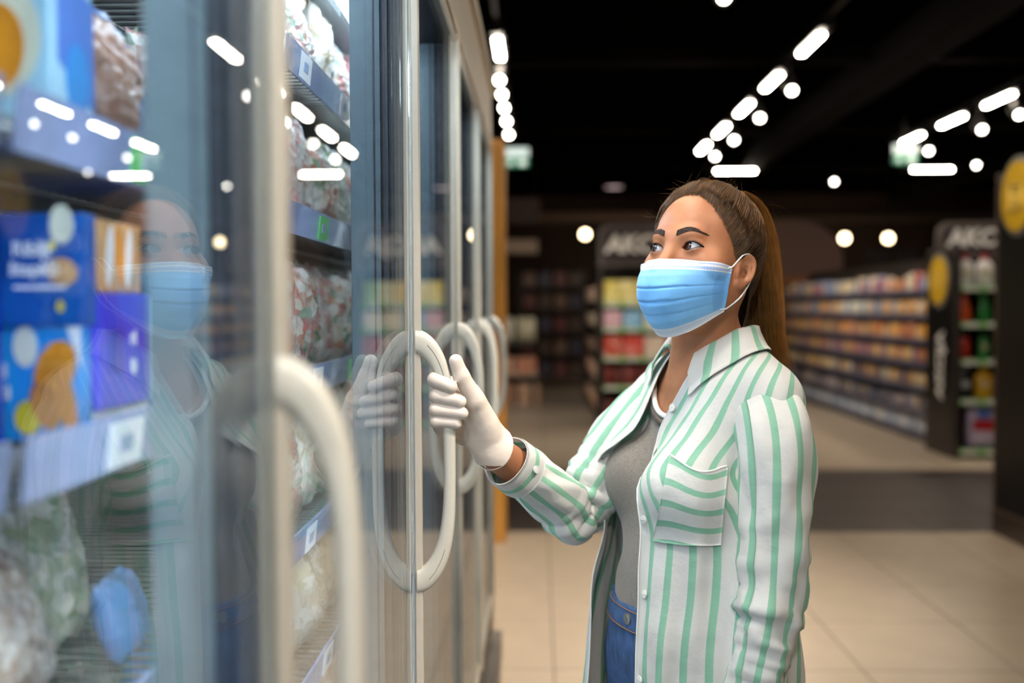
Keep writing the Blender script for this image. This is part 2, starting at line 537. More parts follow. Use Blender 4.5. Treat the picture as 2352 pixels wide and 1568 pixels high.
aimed(XD, -0.9, (0.0, 1.5, 1.2), 'added unseen fill spotlight behind the camera, aimed at the freezer doors', KEY_D)  # added lamp out of view, brightens handles and woman from the front
aimed(XD, 0.9, (0.2, 2.2, 1.2), 'added unseen fill spotlight beside the camera', KEY_D * .6)  # weaker added fill lamp, also out of view
XE = -0.02
track(XE, -1.4, 5.0, 'added unseen lighting track overhead in front of the freezer doors')  # track added out of view to carry extra lamps
aimed(XE, -1.25, (0.06, 1.5, 1.2), 'added unseen fill spotlight above the camera, aimed along the freezer doors', KEY_A * .85, 40)  # added fill from the camera side, no such lamp in view
aimed(XA, 0.9, (0.2, 1.5, 1.35), 'added unseen key spotlight aimed at the woman', KEY_A * .62, 40)  # added unseen key lamp, lifts mask and face more than the sleeve
aimed(XE, 2.0, (0.02, 1.85, 0.0), 'spotlight overhead beside the woman, aimed straight down', KEY_A * .3, 60)
aimed(XE, 3.9, (0.15, 4.7, 0.0), 'spotlight overhead past the woman, aimed at the floor', KEY_A * 3.1, 62)
aimed(XD, 0.55, (-0.13, 1.41, 1.2), 'added unseen accent spotlight aimed at the gripped handle', KEY_A * 1.7, 15.5)  # added narrow beam to brighten glove and handle without the near sleeve
aimed(XD, -0.35, (-0.14, 0.72, 1.25), 'added unseen accent spotlight aimed at the nearest handle', KEY_A * 1.5, 24)  # added unseen beam to brighten the near post and handle
aimed(XD, 1.75, (-0.14, 2.6, 1.2), 'added unseen accent spotlight aimed at the far handles', KEY_A * 1.7, 24)  # added unseen beam that lightens the farther handles
spot(5.35, 18.3, 'single distant spotlight under the far beam', None, lamp=False, z=3.85)
tube(3.2, 16.3, 'crosswise tube light seen just above the woman\'s hair', 'crosswise tube lights', math.pi / 2, LZ + 0.02)
tube(6.35, 16.3, 'crosswise tube light beyond the packed gondola', 'crosswise tube lights', math.pi / 2, LZ + 0.02)
spot(7.02, 16.3, 'small lit spotlight beside the far crosswise tube light', None, lamp=False, z=3.85)
c = at(1410, 430, 18.2)
dl_ = empty('ceiling_downlight', c, label='dim oval downlight above the promotion header', cat='ceiling light')
MB().lathe([(.16, .0), (.19, .02), (.19, .07), (.15, .09)], 20, squash=.7).build('can', M_black, dl_)
MB().lathe([(.10, -.004), (.155, 0), (.155, .004)], 20, squash=.7).build('lens', pm('dim lens', (250, 226, 224), .5, var=0, emit=1.1, ecol=(250, 215, 215)), dl_)
MB().tube([(0, 0, .085), (0, 0, CEIL - c[2])], .008, 6).build('rod', M_black, dl_)
for i, px in enumerate([1344, 1848, 1940, 2040]):
    p = at(px, 547 if i else 538, 21.0)
    g = empty('pendant_lamp', p, label=['round warm pendant lamp beside the promotion header', 'round warm pendant lamp next to the ponytail', 'round warm pendant lamp, middle of the far three', 'round warm pendant lamp, last of the far three'][i], cat='pendant lamp', group='far pendant lamps')
    MB().lathe([(0.02, -0.085), (0.06, -0.07), (0.085, -0.02), (0.085, 0.02), (0.06, 0.07), (0.02, 0.085)], 14).build('globe', M_warm, g, smooth=True)
    MB().tube([(0, 0, 0.08), (0, 0, CEIL - p[2])], 0.006, 6).build('cord', M_black, g)
# ducts and beams under the ceiling
for i, (x, w, lab) in enumerate([(3.3, 0.35, 'black ventilation duct under the ceiling over the aisle'), (7.6, 0.5, 'wide black ventilation duct near the far side')]):
    MB().bbox((x, 1, 3.66), (x + w, 22, 3.98), 0.03).build('ventilation_duct', pm('duct', (8, 7, 7), 0.9, spec=.1), label=lab, cat='duct')
for i, y in enumerate([6.0, 10.0, 14.0, 18.0]):
    MB().box((-4.5, y, 3.84), (10.5, y + 0.16, CEIL)).build('trim_%d' % (i + 2), pm('beam', (12, 8, 7), 0.9, spec=.1), kind='structure', label='dark steel ceiling beam')
# emergency exit signs
for px, py, Y, lab in ((1187, 362, 12.3, 'green and white exit sign over the end of the freezers'), (2078, 355, 12.3, 'green and white exit sign under the gondola lights')):
    c = at(px, py, Y)
    s = empty('exit_sign', c, label=lab, cat='exit sign', group='exit signs')
    MB().bbox((-0.15, -0.02, -0.12), (0.15, 0.02, 0.12), 0.01).build('case', M_dark, s)
    MB().box((-0.145, -0.026, 0.01), (0.145, -0.018, 0.115)).build('light_band', M_signw, s)
    MB().box((-0.145, -0.026, -0.115), (0.145, -0.018, 0.005)).build('green_face', M_signg, s)
    m = MB()
    m.tube([(-0.075, -0.03, -0.02), (-0.075, -0.03, -0.015)], 0.016, 10)
    m.prism([(-0.11, -0.04), (-0.06, -0.035), (-0.045, -0.06), (-0.06, -0.065), (-0.055, -0.10), (-0.075, -0.10), (-0.08, -0.07), (-0.105, -0.095), (-0.12, -0.085), (-0.095, -0.06)], 0.004, (0, -0.026, 0), (1, 0, 0), (0, 0, 1), (0, -1, 0))
    m.build('running_figure', M_signw, s); m = MB()
    m.prism([(0.03, -0.03), (0.11, -0.03), (0.11, -0.1), (0.03, -0.1)], 0.004, (0, -0.026, 0), (1, 0, 0), (0, 0, 1), (0, -1, 0))
    m.build('door_symbol', M_signw, s)
    MB().tube([(0, 0, 0.11), (0, 0, CEIL - c[2])], 0.006, 6).build('hanging_rod', M_black, s)

# ------------------------------------------------------------------ product shapes (base at origin, facing -Y)
def rbox(w, d, h, r=0.006): return MB().bbox((-w / 2, -d / 2, 0), (w / 2, d / 2, h), r).mesh('box', [M_pack])
def jar(r, h): return MB().lathe([(r * 0.9, 0), (r, 0.008), (r, h * 0.72), (r * 0.8, h * 0.8), (r * 0.82, h * 0.82), (r * 0.82, h)], 14).mesh('jar', [M_pack], True)
def can(r, h): return MB().lathe([(r * 0.93, 0), (r, 0.006), (r, h - 0.006), (r * 0.93, h)], 14).mesh('can', [M_pack], True)
def pouch(w, d, h):
    m = MB(); n = 8
    P = np.zeros((9, 2 * n, 3))
    for i in range(9):
        t = i / 8.0; bul = math.sin(math.pi * min(1, 0.12 + t * 0.88)) ** 0.6
        for k in range(2 * n):
            a = 2 * math.pi * k / (2 * n)
            P[i, k] = (w / 2 * np.sign(math.cos(a)) * abs(math.cos(a)) ** 0.6 * (0.92 + 0.08 * bul), d / 2 * max(0.06, bul) * math.sin(a), h * t)
    m.grid(P, wrap=True); m.f.append(tuple(range(2 * n))[::-1]); m.mi.append(0); b = 8 * 2 * n
    m.f.append(tuple(b + k for k in range(2 * n))); m.mi.append(0)
    return m.mesh('pouch', [M_pack], True)
def bottle(r, h, neck=0.3, mat=None):
    return MB().lathe([(r * 0.85, 0), (r, 0.012), (r, h * 0.5), (r * 0.9, h * 0.62), (r * neck, h * 0.78), (r * neck, h * 0.86), (r * (neck + .1), h * 0.87), (r * (neck + .1), h)], 14, squash=0.7).mesh('bottle', [mat or M_pack], True)
SH = {'box': [rbox(.11, .07, .16), rbox(.09, .08, .19), rbox(.13, .08, .13)], 'jar': [jar(.042, .14), jar(.036, .16)],
      'can': [can(.045, .11), can(.05, .14)], 'packet': [pouch(.12, .07, .17), pouch(.1, .06, .19)], 'bottle': [bottle(.04, .22), bottle(.036, .2)]}
PAL = [(214, 160, 74), (222, 186, 120), (232, 224, 210), (180, 110, 60), (206, 120, 48), (150, 140, 170), (235, 205, 80), (196, 60, 50), (110, 120, 150), (240, 236, 226), (170, 130, 100), (205, 175, 150)]
def product(name, me, p, rot, col, label, cat, group):
    o = link(name, me, None, None, label, cat, group, loc=p)
    o.rotation_euler = (0, 0, rot); o.color = lin(col)
    return o

# ------------------------------------------------------------------ long gondola on the far side of the aisle
def nthd(n): return '%d%s' % (n, 'th' if 10 < n % 100 < 14 else {1: 'st', 2: 'nd', 3: 'rd'}.get(n % 10, 'th'))
GX, GY0, GY1 = 3.97, 9.98, 16.6
tiers = [0.08, 0.32, 0.57, 0.82, 1.07, 1.32, 1.58]
g = empty('gondola_shelving', (GX, GY0, 0), label='long dark gondola packed with seven tiers of small goods', cat='shelving')
def gb(name, lo, hi, m): return MB().box([lo[i] - (GX, GY0, 0)[i] for i in range(3)], [hi[i] - (GX, GY0, 0)[i] for i in range(3)]).build(name, m, g)
gb('back_panel', (GX + 0.5, GY0, 0), (GX + 0.55, GY1, 1.95), M_dark)
gb('plinth', (GX + 0.04, GY0, 0), (GX + 0.5, GY1, 0.06), M_black)
tier_names = ['bottom tier', 'second tier from the floor', 'third tier from the floor', 'middle tier', 'third tier from the top', 'second tier from the top', 'top tier']
kinds = [('packet', 'pale packet', (1.15,)), ('can', 'small can'), ('jar', 'glass jar'), ('packet', 'orange packet'), ('box', 'small carton'), ('packet', 'snack packet'), ('box', 'upright carton')]
pals = [[(225, 228, 235), (200, 210, 230), (240, 240, 240), (170, 190, 220)], [(150, 140, 160), (120, 110, 100), (190, 170, 150), (70, 80, 110)], [(214, 170, 90), (150, 110, 80), (90, 80, 100), (200, 190, 160)],
        [(214, 150, 60), (226, 190, 100), (130, 100, 150), (190, 120, 80)], [(206, 120, 60), (226, 180, 110), (240, 170, 40), (160, 130, 120)], [(222, 170, 100), (226, 220, 200), (230, 160, 50), (140, 150, 180)], [(230, 220, 190), (235, 200, 120), (200, 60, 50), (120, 140, 190)]]
for ti, z in enumerate(tiers):
    sh = gb('shelf', (GX, GY0, z - 0.025), (GX + 0.5, GY1, z), M_dark)
    MB().box((-0.012, 0.02, z - 0.035), (0.0, GY1 - GY0, z + 0.012)).build('price_strip', pm('grey blue price strip', (104, 106, 130), 0.35, var=0.2, vscale=9), sh)
    y = GY0 + 0.1
    kname = kinds[ti][0]
    cnt = 0
    while y < GY1 - 0.08:
        me = random.choice(SH[kname])
        cnt += 1
        product(kname if kname != 'box' else 'carton', me, (GX + 0.07, y, z), -math.pi / 2 + random.uniform(-.1, .1), random.choice(pals[ti]),
                '%s, %s along the long gondola, %s' % (kinds[ti][1], nthd(cnt), tier_names[ti]), kname if kname != 'box' else 'carton', 'goods on the %s of the gondola' % tier_names[ti])
        y += random.uniform(0.128, 0.165)

# ------------------------------------------------------------------ promotion end units with AKCIJA headers
def end_unit(X0, X1, Y0, depth, shelf_z, zh0, zh1, label, hy=0.0, side='left', post=None, tsize=0.2, logo_z=None, vtext=True, frame=None, text=True):
    u = empty('promotion_end_unit', (X0, Y0, 0), label=label, cat='shelving')
    def b(name, lo, hi, m, parent=u, r=0.006):
        return MB().bbox([lo[0] - X0, lo[1] - Y0, lo[2]], [hi[0] - X0, hi[1] - Y0, hi[2]], r).build(name, m, parent)
    top = zh1
    b('side_panel', (X0, Y0, 0), (X0 + 0.05, Y0 + depth, zh0 + 0.06), frame or M_dark)
    b('side_panel', (X1 - 0.05, Y0, 0), (X1, Y0 + depth, zh0 + 0.06), frame or M_dark)
    b('back_panel', (X0 + 0.05, Y0 + depth - 0.04, 0), (X1 - 0.05, Y0 + depth, zh0), M_black)
    b('plinth', (X0 + 0.05, Y0 + 0.04, 0), (X1 - 0.05, Y0 + depth - 0.05, 0.07), M_black)
    # header with rounded top corners and an inset face
    w, h, r = X1 - X0, zh1 - zh0, 0.12
    def rr(w0, w1, z0, z1, r):
        pts = [(w0, z0), (w1, z0)]
        for k in range(7):
            a = math.pi / 2 * k / 6; pts.append((w1 - r + r * math.cos(a), z1 - r + r * math.sin(a)))
        for k in range(7):
            a = math.pi / 2 + math.pi / 2 * k / 6; pts.append((w0 + r + r * math.cos(a), z1 - r + r * math.sin(a)))
        return pts
    hd = MB().prism(rr(0, w, zh0, zh1, r), 0.06, (0, hy - 0.005, 0), (1, 0, 0), (0, 0, 1), (0, 1, 0)).build('header', pm('header rim', (96, 86, 84), 0.45), u)
    MB().prism(rr(0.05, w - 0.05, zh0 + 0.04, zh1 - 0.05, r * 0.7), 0.012, (0, hy - 0.006, 0), (1, 0, 0), (0, 0, 1), (0, -1, 0)).build('header_face', pm('header face', (44, 38, 40), 0.4), hd)
    if text:
        me = xform(text_mesh('AKCIJA', tsize, tsize * 0.045, 0.12, 0.004, 'LEFT'), (.085, hy - 0.024, (zh0 + zh1) / 2 - 0.0), (1, 0, 0), (0, 0, 1), (0, -1, 0))
        link('lettering', me, M_white, hd)
    # side decoration: inset, disc emblem, vertical word
    zi = zh0
    sp = MB().prism([(0.04, 0.16), (depth - 0.05, 0.16), (depth - 0.05, zi), (0.04, zi)], 0.006, (0, 0, 0), (0, 1, 0), (0, 0, 1), (-1, 0, 0)).build('side_inset', M_char if vtext != 'rim' else M_char, u)
    if logo_z:
        cy, rad = depth * 0.5, depth * 0.33
        def disc(rd, d, off, m):
            pts = [(cy + rd * math.cos(2 * math.pi * k / 28), logo_z + rd * 1.12 * math.sin(2 * math.pi * k / 28)) for k in range(28)]
            return MB().prism(pts, d, (-off, 0, 0), (0, 1, 0), (0, 0, 1), (-1, 0, 0)).build('emblem_disc' if m is M_yellow else 'emblem_ring', m, u)
        disc(rad, 0.014, 0.006, M_silver); e = disc(rad * 0.86, 0.01, 0.02, M_yellow)
        mm = MB()
        q = rad * 0.38
        for a, bb in ((q, q * 0.84), (q * 0.55, q * 0.38)):
            for (y0, z0, y1, z1) in ((-a, -a, a, -bb), (-a, bb, a, a), (-a, -a, -bb, a), (bb, -a, a, a)):
                mm.box((-0.038, cy + y0, logo_z + z0), (-0.03, cy + y1, logo_z + z1))
        mm.build('emblem_mark', pm('emblem pale', (244, 214, 110), 0.4), e)
    if vtext is True:
        me = xform(text_mesh('AKCIJA', 0.2, 0.006, 0.1, 0.003), (-0.012, depth * 0.45, 0.85), (0, 0, 1), (0, 1, 0), (-1, 0, 0))
        me.flip_normals()
        link('vertical_lettering', me, M_white, u)
    for z in shelf_z:
        s = b('shelf', (X0 + 0.05, Y0 + 0.03, z - 0.025), (X1 - 0.05, Y0 + depth - 0.04, z), M_black)
        MB().box((0.055, 0.005, z - 0.05), (w - 0.055, 0.028, z + 0.005)).build('price_strip', M_railg, s)
        n = max(2, int(w / 0.22))
        for k in range(n):
            MB().box((0.07 + k * (w - 0.14) / n, -0.002, z - 0.044), (0.07 + (k + 0.72) * (w - 0.14) / n, 0.006, z - 0.002)).build('price_card', M_rail, s)
    return u
AX0, AX1, AY = 3.83, 5.0, 9.25
uA = end_unit(AX0, AX1, AY, 0.7, [0.09, 0.555, 0.92, 1.265, 1.6], 1.9, 2.22, 'dark promotion end unit with detergent bottles at the gondola end', tsize=0.22, logo_z=1.66, hy=.42)
def sbottle(r, h):   # detergent bottle with shoulder, cap and side grip
    m = MB().lathe([(r * .9, 0), (r, .015), (r, h * .55), (r * .93, h * .7), (r * .45, h * .83), (r * .4, h * .85)], 16, squash=.6)
    m.lathe([(r * .42, h * .85), (r * .42, h), (r * .36, h)], 12, squash=.9, mi=1)
    m.lathe([(r * .1, h * .3), (r * .5, h * .34), (r * .5, h * .52), (r * .1, h * .56)], 12, c=(0, -r * .45, 0), squash=.4, mi=2)
    return m
def spray(r, h):
    m = MB().lathe([(r * .9, 0), (r, .015), (r * .95, h * .4), (r * .6, h * .66), (r * .35, h * .78), (r * .35, h * .8)], 14, squash=.65)
    m.bbox((-r * .9, -r * .3, h * .8), (r * .5, r * .3, h), .006, mi=1)
    m.bbox((-r * .75, -r * .15, h * .68), (-r * .45, r * .15, h * .82), .004, mi=1)
    return m
def cm(name, c, rough=.3): return pm(name, c, rough, var=.04, coat=.3)
C_white, C_red, C_green, C_orange = cm('bottle white', (236, 234, 230)), cm('bottle red', (176, 26, 34)), cm('bottle green', (40, 130, 60)), cm('bottle orange', (220, 84, 36))
C_black, C_yel, C_beige, C_grey, C_pink = cm('bottle black', (30, 30, 34)), cm('bottle yellow', (222, 170, 30)), cm('bottle beige', (205, 190, 150)), cm('bottle grey', (190, 192, 196)), cm('bottle pink', (214, 120, 150))
xs = np.linspace(AX0 + .13, AX1 - .14, 6)
rowlab = ['leftmost', 'second', 'third', 'fourth', 'fifth', 'sixth']
def on_row(name, cat, z, fn, mats, texts, group):
    for i, x in enumerate(xs):
        m = fn(i)
        me = m.mesh(name, mats[i % len(mats)], True)
        link(name, me, None, None, texts(i), cat, group, loc=(x, AY + .12, z))
on_row('detergent_bottle', 'bottle', 1.6, lambda i: sbottle(.08, .29), [[C_white, C_red, C_beige]], lambda i: 'white detergent bottle with red cap, %s on the top promotion shelf' % rowlab[i], 'white bottles on the top promotion shelf')
sp_m = [[C_orange, C_red, C_white], [C_green, C_green, C_white], [C_grey, C_white, C_pink], [C_black, C_grey, C_white], [C_orange, C_white, C_white], [C_green, C_white, C_white]]
sp_n = ['orange', 'green', 'grey', 'black', 'orange and white', 'green and white']
on_row('spray_bottle', 'bottle', 1.265, lambda i: spray(.06, .29), sp_m, lambda i: '%s spray bottle on the second promotion shelf' % sp_n[i], 'spray bottles on the second promotion shelf')
b3 = [[C_red, C_black, C_orange], [C_green, C_black, C_beige], [C_yel, C_red, C_white], [C_black, C_white, C_pink], [C_red, C_white, C_white], [C_green, C_white, C_white]]
n3 = ['dark red', 'green with beige label', 'yellow', 'black', 'red with white label', 'green with white label']
on_row('cleaner_bottle', 'bottle', .92, lambda i: sbottle(.055, .26), b3, lambda i: '%s cleaner bottle on the third promotion shelf' % n3[i], 'cleaner bottles on the third promotion shelf')
b4 = [[C_black, C_grey, C_grey], [C_yel, C_yel, C_beige], [C_red, C_red, C_pink], [C_black, C_yel, C_white], [C_yel, C_white, C_white], [C_red, C_white, C_white]]
n4 = ['black', 'yellow', 'red', 'black with yellow cap', 'yellow with white cap', 'red with white cap']
on_row('softener_bottle', 'bottle', .555, lambda i: sbottle(.085, .31), b4, lambda i: 'large %s softener bottle on the fourth promotion shelf' % n4[i], 'softener bottles on the fourth promotion shelf')
for i, x in enumerate([AX0 + .3, AX0 + .62, AX0 + .9]):
    o = empty('washing_powder_bag', (x, AY + .15, .09), label=['lilac and white washing powder bag with red print on the lowest promotion shelf', 'dark blue washing powder bag with yellow top', 'white washing powder bag at the unit\'s far side'][i], cat='bag', group='washing powder bags')
    me = pouch(.27, .16, .42); me.materials.clear(); me.materials.append([cm('powder bag lilac', (206, 190, 220)), cm('powder bag blue', (40, 46, 80)), C_white][i])
    link('bag_body', me, None, o)
    MB().bbox((-.1, -.088, .17), (.1, -.072, .27), .004).build('print_patch', [C_red, C_yel, C_red][i], o)
    MB().bbox((-.06, -.088, .29), (.06, -.075, .35), .004).build('print_patch', [cm('patch blue', (60, 120, 210)), C_yel, C_green][i], o)

# middle promotion unit left of the woman, with side shelves running back
BX0, BX1, BY = 0.7, 1.78, 11.6
uB = end_unit(BX0, BX1, BY, 0.55, [0.09, 0.5, 0.84, 1.18, 1.47], 1.9, 2.38, 'grey promotion end unit standing beyond the woman\'s shoulder', tsize=0.27, logo_z=None, vtext=False)
def brow(z, items):
    for i, (me, x, col, nm, cat, lab) in enumerate(items):
        product(nm, me, (BX0 + x, BY + .12, z), 0, col, lab, cat, 'goods on the middle promotion unit')
b_y, b_r, b_w, b_c = rbox(.18, .12, .26), rbox(.23, .14, .24), rbox(.22, .12, .2), can(.05, .22)
nth = ['first', 'second', 'third', 'fourth', 'fifth', 'sixth', 'seventh', 'eighth', 'ninth']
brow(1.47, [(b_y, .15 + .19 * i, [(232, 214, 90), (238, 222, 130), (236, 200, 70), (226, 226, 180), (150, 190, 90)][i], 'carton', 'carton', 'yellow carton on the top shelf of the middle unit, %s from its open side' % nth[i]) for i in range(5)])
brow(1.18, [(b_w, .16 + .245 * i, [(226, 170, 190), (120, 190, 236), (240, 230, 200), (236, 226, 200)][i], 'packet', 'packet', '%s packet on the second shelf of the middle unit' % ['pink', 'light blue', 'cream', 'ivory'][i]) for i in range(4)])
brow(.84, [(b_r, .17 + .245 * i, [(210, 70, 40), (220, 50, 30), (226, 200, 180), (180, 60, 50)][i], 'packet', 'packet', '%s packet on the third shelf of the middle unit' % ['orange red', 'bright red', 'pale', 'brick red'][i]) for i in range(4)])
brow(.5, [(b_c, .12 + .12 * i, [(150, 50, 44), (120, 40, 40)][i % 2], 'can', 'can', 'dark red can on the fourth shelf of the middle unit, %s along' % nth[i]) for i in range(8)])
brow(.09, [(b_r, .17 + .245 * i, (110, 36, 38), 'carton', 'carton', 'maroon carton on the lowest shelf of the middle unit, %s along' % nth[i]) for i in range(4)])
sg = empty('side_shelving', (BX0, BY + .6, 0), label='dark shelving run behind the middle promotion unit', cat='shelving')
MB().box((.3, 0, 0), (.36, 3.4, 1.95)).build('back_panel', M_dark, sg)
MB().box((.02, 0, 0), (.3, .04, 1.9)).build('end_panel', M_dark, sg)
sidecol = [[(214, 120, 60), (232, 170, 110), (226, 210, 180)], [(190, 150, 120), (220, 110, 70), (240, 220, 190)], [(170, 150, 120), (200, 130, 80), (120, 110, 100)], [(226, 200, 150), (180, 140, 110), (240, 230, 210)], [(235, 225, 210), (200, 180, 150), (222, 140, 90)]]
for ti, z in enumerate([.1, .5, .84, 1.18, 1.5]):
    MB().box((0, 0, z - .025), (.3, 3.4, z)).build('shelf', M_dark, sg)
    for k in range(11):
        product('carton', SH['box'][ti % 3], (BX0 + .07, BY + .8 + k * .29, z), -math.pi / 2, sidecol[ti][k % 3], 'carton, %s along the %s behind middle unit' % (nthd(k + 1), ['lowest shelf', 'second shelf', 'third shelf', 'fourth shelf', 'top shelf'][ti]), 'carton', 'cartons on the %s behind the middle unit' % ['lowest shelf', 'second shelf', 'third shelf', 'fourth shelf', 'top shelf'][ti])

# nearest promotion unit at the picture's edge: side panel with black inset and yellow emblem
CX0, CY = 2.83, 5.62
uC = end_unit(CX0, 4.05, CY, 0.64, [0.09, 0.5, 0.9, 1.3, 1.7], 2.16, 2.5, 'tall black sided promotion unit with yellow round emblem at picture edge', tsize=.2, logo_z=2.06, vtext=False, frame=pm('bronze frame', (74, 62, 54), .4))
rimm = MB()
for (y0, z0, y1, z1) in ((.03, .16, .045, 2.2), (.59, .16, .605, 2.2), (.03, .15, .605, .17)):
    rimm.box((-.012, y0, z0), (0, y1, z1))
rimm.build('inset_rim', pm('bronze rim', (120, 104, 92), .35, .5), uC)
MB().bbox((-.03, -.05, 0), (.03, .0, 2.6), .008).build('corner_post', pm('post', (110, 98, 90), .4), uC)
for r_, z in enumerate([.09, .5, .9, 1.3, 1.7]):
    for k in range(5):
        product('drink_bottle', SH['bottle'][k % 2], (CX0 + .16 + k * .21, CY + .16, z), 0, [(60, 110, 60), (180, 60, 40), (220, 190, 70)][(k + r_) % 3], 'drink bottle on the edge unit, %s along the %s shelf' % (nth[k], ['lowest', 'second', 'third', 'fourth', 'top'][r_]), 'bottle', 'bottles on the edge unit')

# far left: wooden panel past the freezers, stand of cartons and produce boxes, boards
MB().bbox((-1.2, 5.95, 0), (-.2, 6.25, 2.42), .01).build('wooden_panel', M_wood, label='honey-coloured wooden panel past the last freezer door', cat='panel')
st = empty('carton_stand', (-.55, 14.4, 0), label='low stand of boxes beyond the freezers at the back', cat='stand')
MB().bbox((-.5, 0, .42), (.55, .9, .47), .01).build('shelf', M_cream, st)
MB().bbox((-.5, .2, .86), (.5, .9, .91), .01).build('shelf', M_dark, st)
for x in (-.46, .46):
    for y in (.05, .82):
        MB().bbox((x - .03, y - .03, 0), (x + .03, y + .03, .86 if y > .5 else .45), .005).build('leg', M_dark, st)
for i in range(3):
    product('produce_box', rbox(.3, .34, .22), (-.88 + .35 * i, 14.62, .47), 0, [(206, 150, 110), (222, 170, 130), (200, 120, 80)][i], '%s produce box on the lower level of the back stand' % ['tan', 'peach', 'rust'][i], 'box', 'boxes on the back stand')
    product('produce_sack', pouch(.3, .26, .36), (-.85 + .33 * i, 14.95, .91), 0, [(226, 220, 206), (236, 232, 214), (214, 206, 170)][i], '%s sack heaped on the upper level of the back stand' % ['white', 'ivory', 'straw coloured'][i], 'sack', 'sacks on the back stand')
    product('floor_box', rbox(.32, .4, .3), (-.86 + .36 * i, 14.75, .0), 0, [(190, 140, 110), (170, 120, 90), (206, 160, 120)][i], '%s carton on the floor under the back stand' % ['mid brown', 'dark brown', 'light brown'][i], 'box', 'cartons under the back stand')
def hang_board(px0, px1, py0, py1, Y, mat, lab, name='hanging_board'):
    a, b = at(px0, py1, Y), at(px1, py0, Y)
    u = empty(name, ((a[0] + b[0]) / 2, Y, a[2]), label=lab, cat='board')
    w = (b[0] - a[0]) / 2; h = b[2] - a[2]
    MB().bbox((-w, -.03, 0), (w, .03, h), .01).build('panel', mat, u)
    for s in (-.8, .8):
        MB().tube([(w * s, 0, h), (w * s, 0, CEIL - a[2])], .006, 6).build('hanging_wire', M_black, u)
hang_board(1165, 1240, 455, 512, 17, pm('grey board', (120, 104, 98), .7), 'grey brown board hanging past the freezers')
hang_board(1242, 1500, 488, 508, 19, pm('light beam', (150, 122, 100), .7), 'long pale beam hanging across the back aisle')
hang_board(1150, 1235, 550, 582, 16, M_cream, 'cream board hanging above the back stand')
sh = empty('back_shelf', (.25, 17.5, 0), label='dim wooden shelf unit at the end of the aisle', cat='shelving')
for x in (-.55, .55): MB().box((x - .03, 0, 0), (x + .03, .4, 2.1)).build('upright', M_dark, sh)
for z in (.2, .6, 1.0, 1.4, 1.8):
    MB().box((-.55, 0, z - .03), (.55, .4, z)).build('shelf', M_dark, sh)
    for k in range(4):
        product('carton', rbox(.2, .2, .24), (-.15 + .27 * k, 17.65, z), 0, [(90, 70, 56), (130, 96, 70), (70, 66, 90), (120, 50, 44)][(k + int(z * 5)) % 4], 'muted carton on the dim back shelf, %s along its %s level' % (nth[k], nth[int(z / .4)]), 'carton', 'cartons on the dim back shelf')
# bakery arch and counter beyond the gondola
ar = empty('bakery_arch', (4.9, 19.5, 0), label='pinkish arched hood behind the ponytail', cat='arch')
pts = [(-1.0, 2.0)] + [(1.0 * math.cos(math.pi - math.pi * k / 16), 2.35 + .75 * math.sin(math.pi - math.pi * k / 16)) for k in range(17)] + [(1.0, 2.0)]
MB().prism(pts, .5, (0, 0, 0), (1, 0, 0), (0, 0, 1), (0, 1, 0)).build('hood', pm('pinkish stone', (150, 120, 112), .7), ar)
MB().bbox((-1.1, -.05, 1.82), (1.1, .5, 2.0), .02).build('ledge', pm('terracotta', (190, 122, 80), .7), ar)
MB().bbox((-1.05, 0, 0), (1.05, .5, 1.82), .02).build('base', M_dark, ar)
for i, (px, lab) in enumerate(((2015, 'small dark notice board beyond the gondola'), (2085, 'dark notice board beside the promotion header'))):
    hang_board(px - 28, px + 28, 572, 606, 19, pm('notice %d' % i, (40, 34, 34), .6), lab, 'notice_board')
for ch in list(SPOT0.children): bpy.data.objects.remove(ch)
bpy.data.objects.remove(SPOT0)
# ================================================================== the freezer row
XF = -0.1765
YB = [-0.815, -0.074, 0.666, 1.407, 2.147, 2.887, 3.627]
DZ0, DZ1 = 0.36, 2.0
M_beige = pm('beige freezer enamel', (205, 196, 178), 0.35, var=0.03, coat=0.2)
M_handle = pm('ivory handle plastic', (222, 218, 204), 0.3, var=0.02, coat=0.15)
M_seam = pm('handle seam', (110, 106, 98), 0.6)
M_liner = pm('freezer liner', (120, 132, 138), 0.4, var=0.04)
M_mul = pm('grey mullion', (124, 146, 158), 0.4, var=0.06)
M_mul2 = pm('dark gasket', (22, 26, 36), 0.5)
M_mul3 = pm('gasket rib', (66, 72, 86), 0.35, var=0.25, vscale=160, stretch=(1, 1, 0.3))
M_alu = pm('aluminium edge', (206, 204, 196), 0.3, 0.3)
M_wire = pm('shelf wire', (150, 152, 148), 0.35, 0.5)
M_wshelf = pm('shelf tray', (96, 100, 102), 0.45)
M_railp = pm('lavender price rail', (158, 172, 214), 0.15, var=0.06, coat=0.8)
M_tag = pm('white price tag', (240, 243, 248), 0.4, var=0.02)
M_tagg = pm('green price tag', (110, 200, 120), 0.4, var=0.03)
M_led = pm('LED strip', (240, 248, 255), 0.5, var=0.0, emit=LED_E, ecol=(222, 238, 255))
M_glass = pane_mat('door glass')
M_grille = pm('bumper', (96, 90, 84), 0.5)

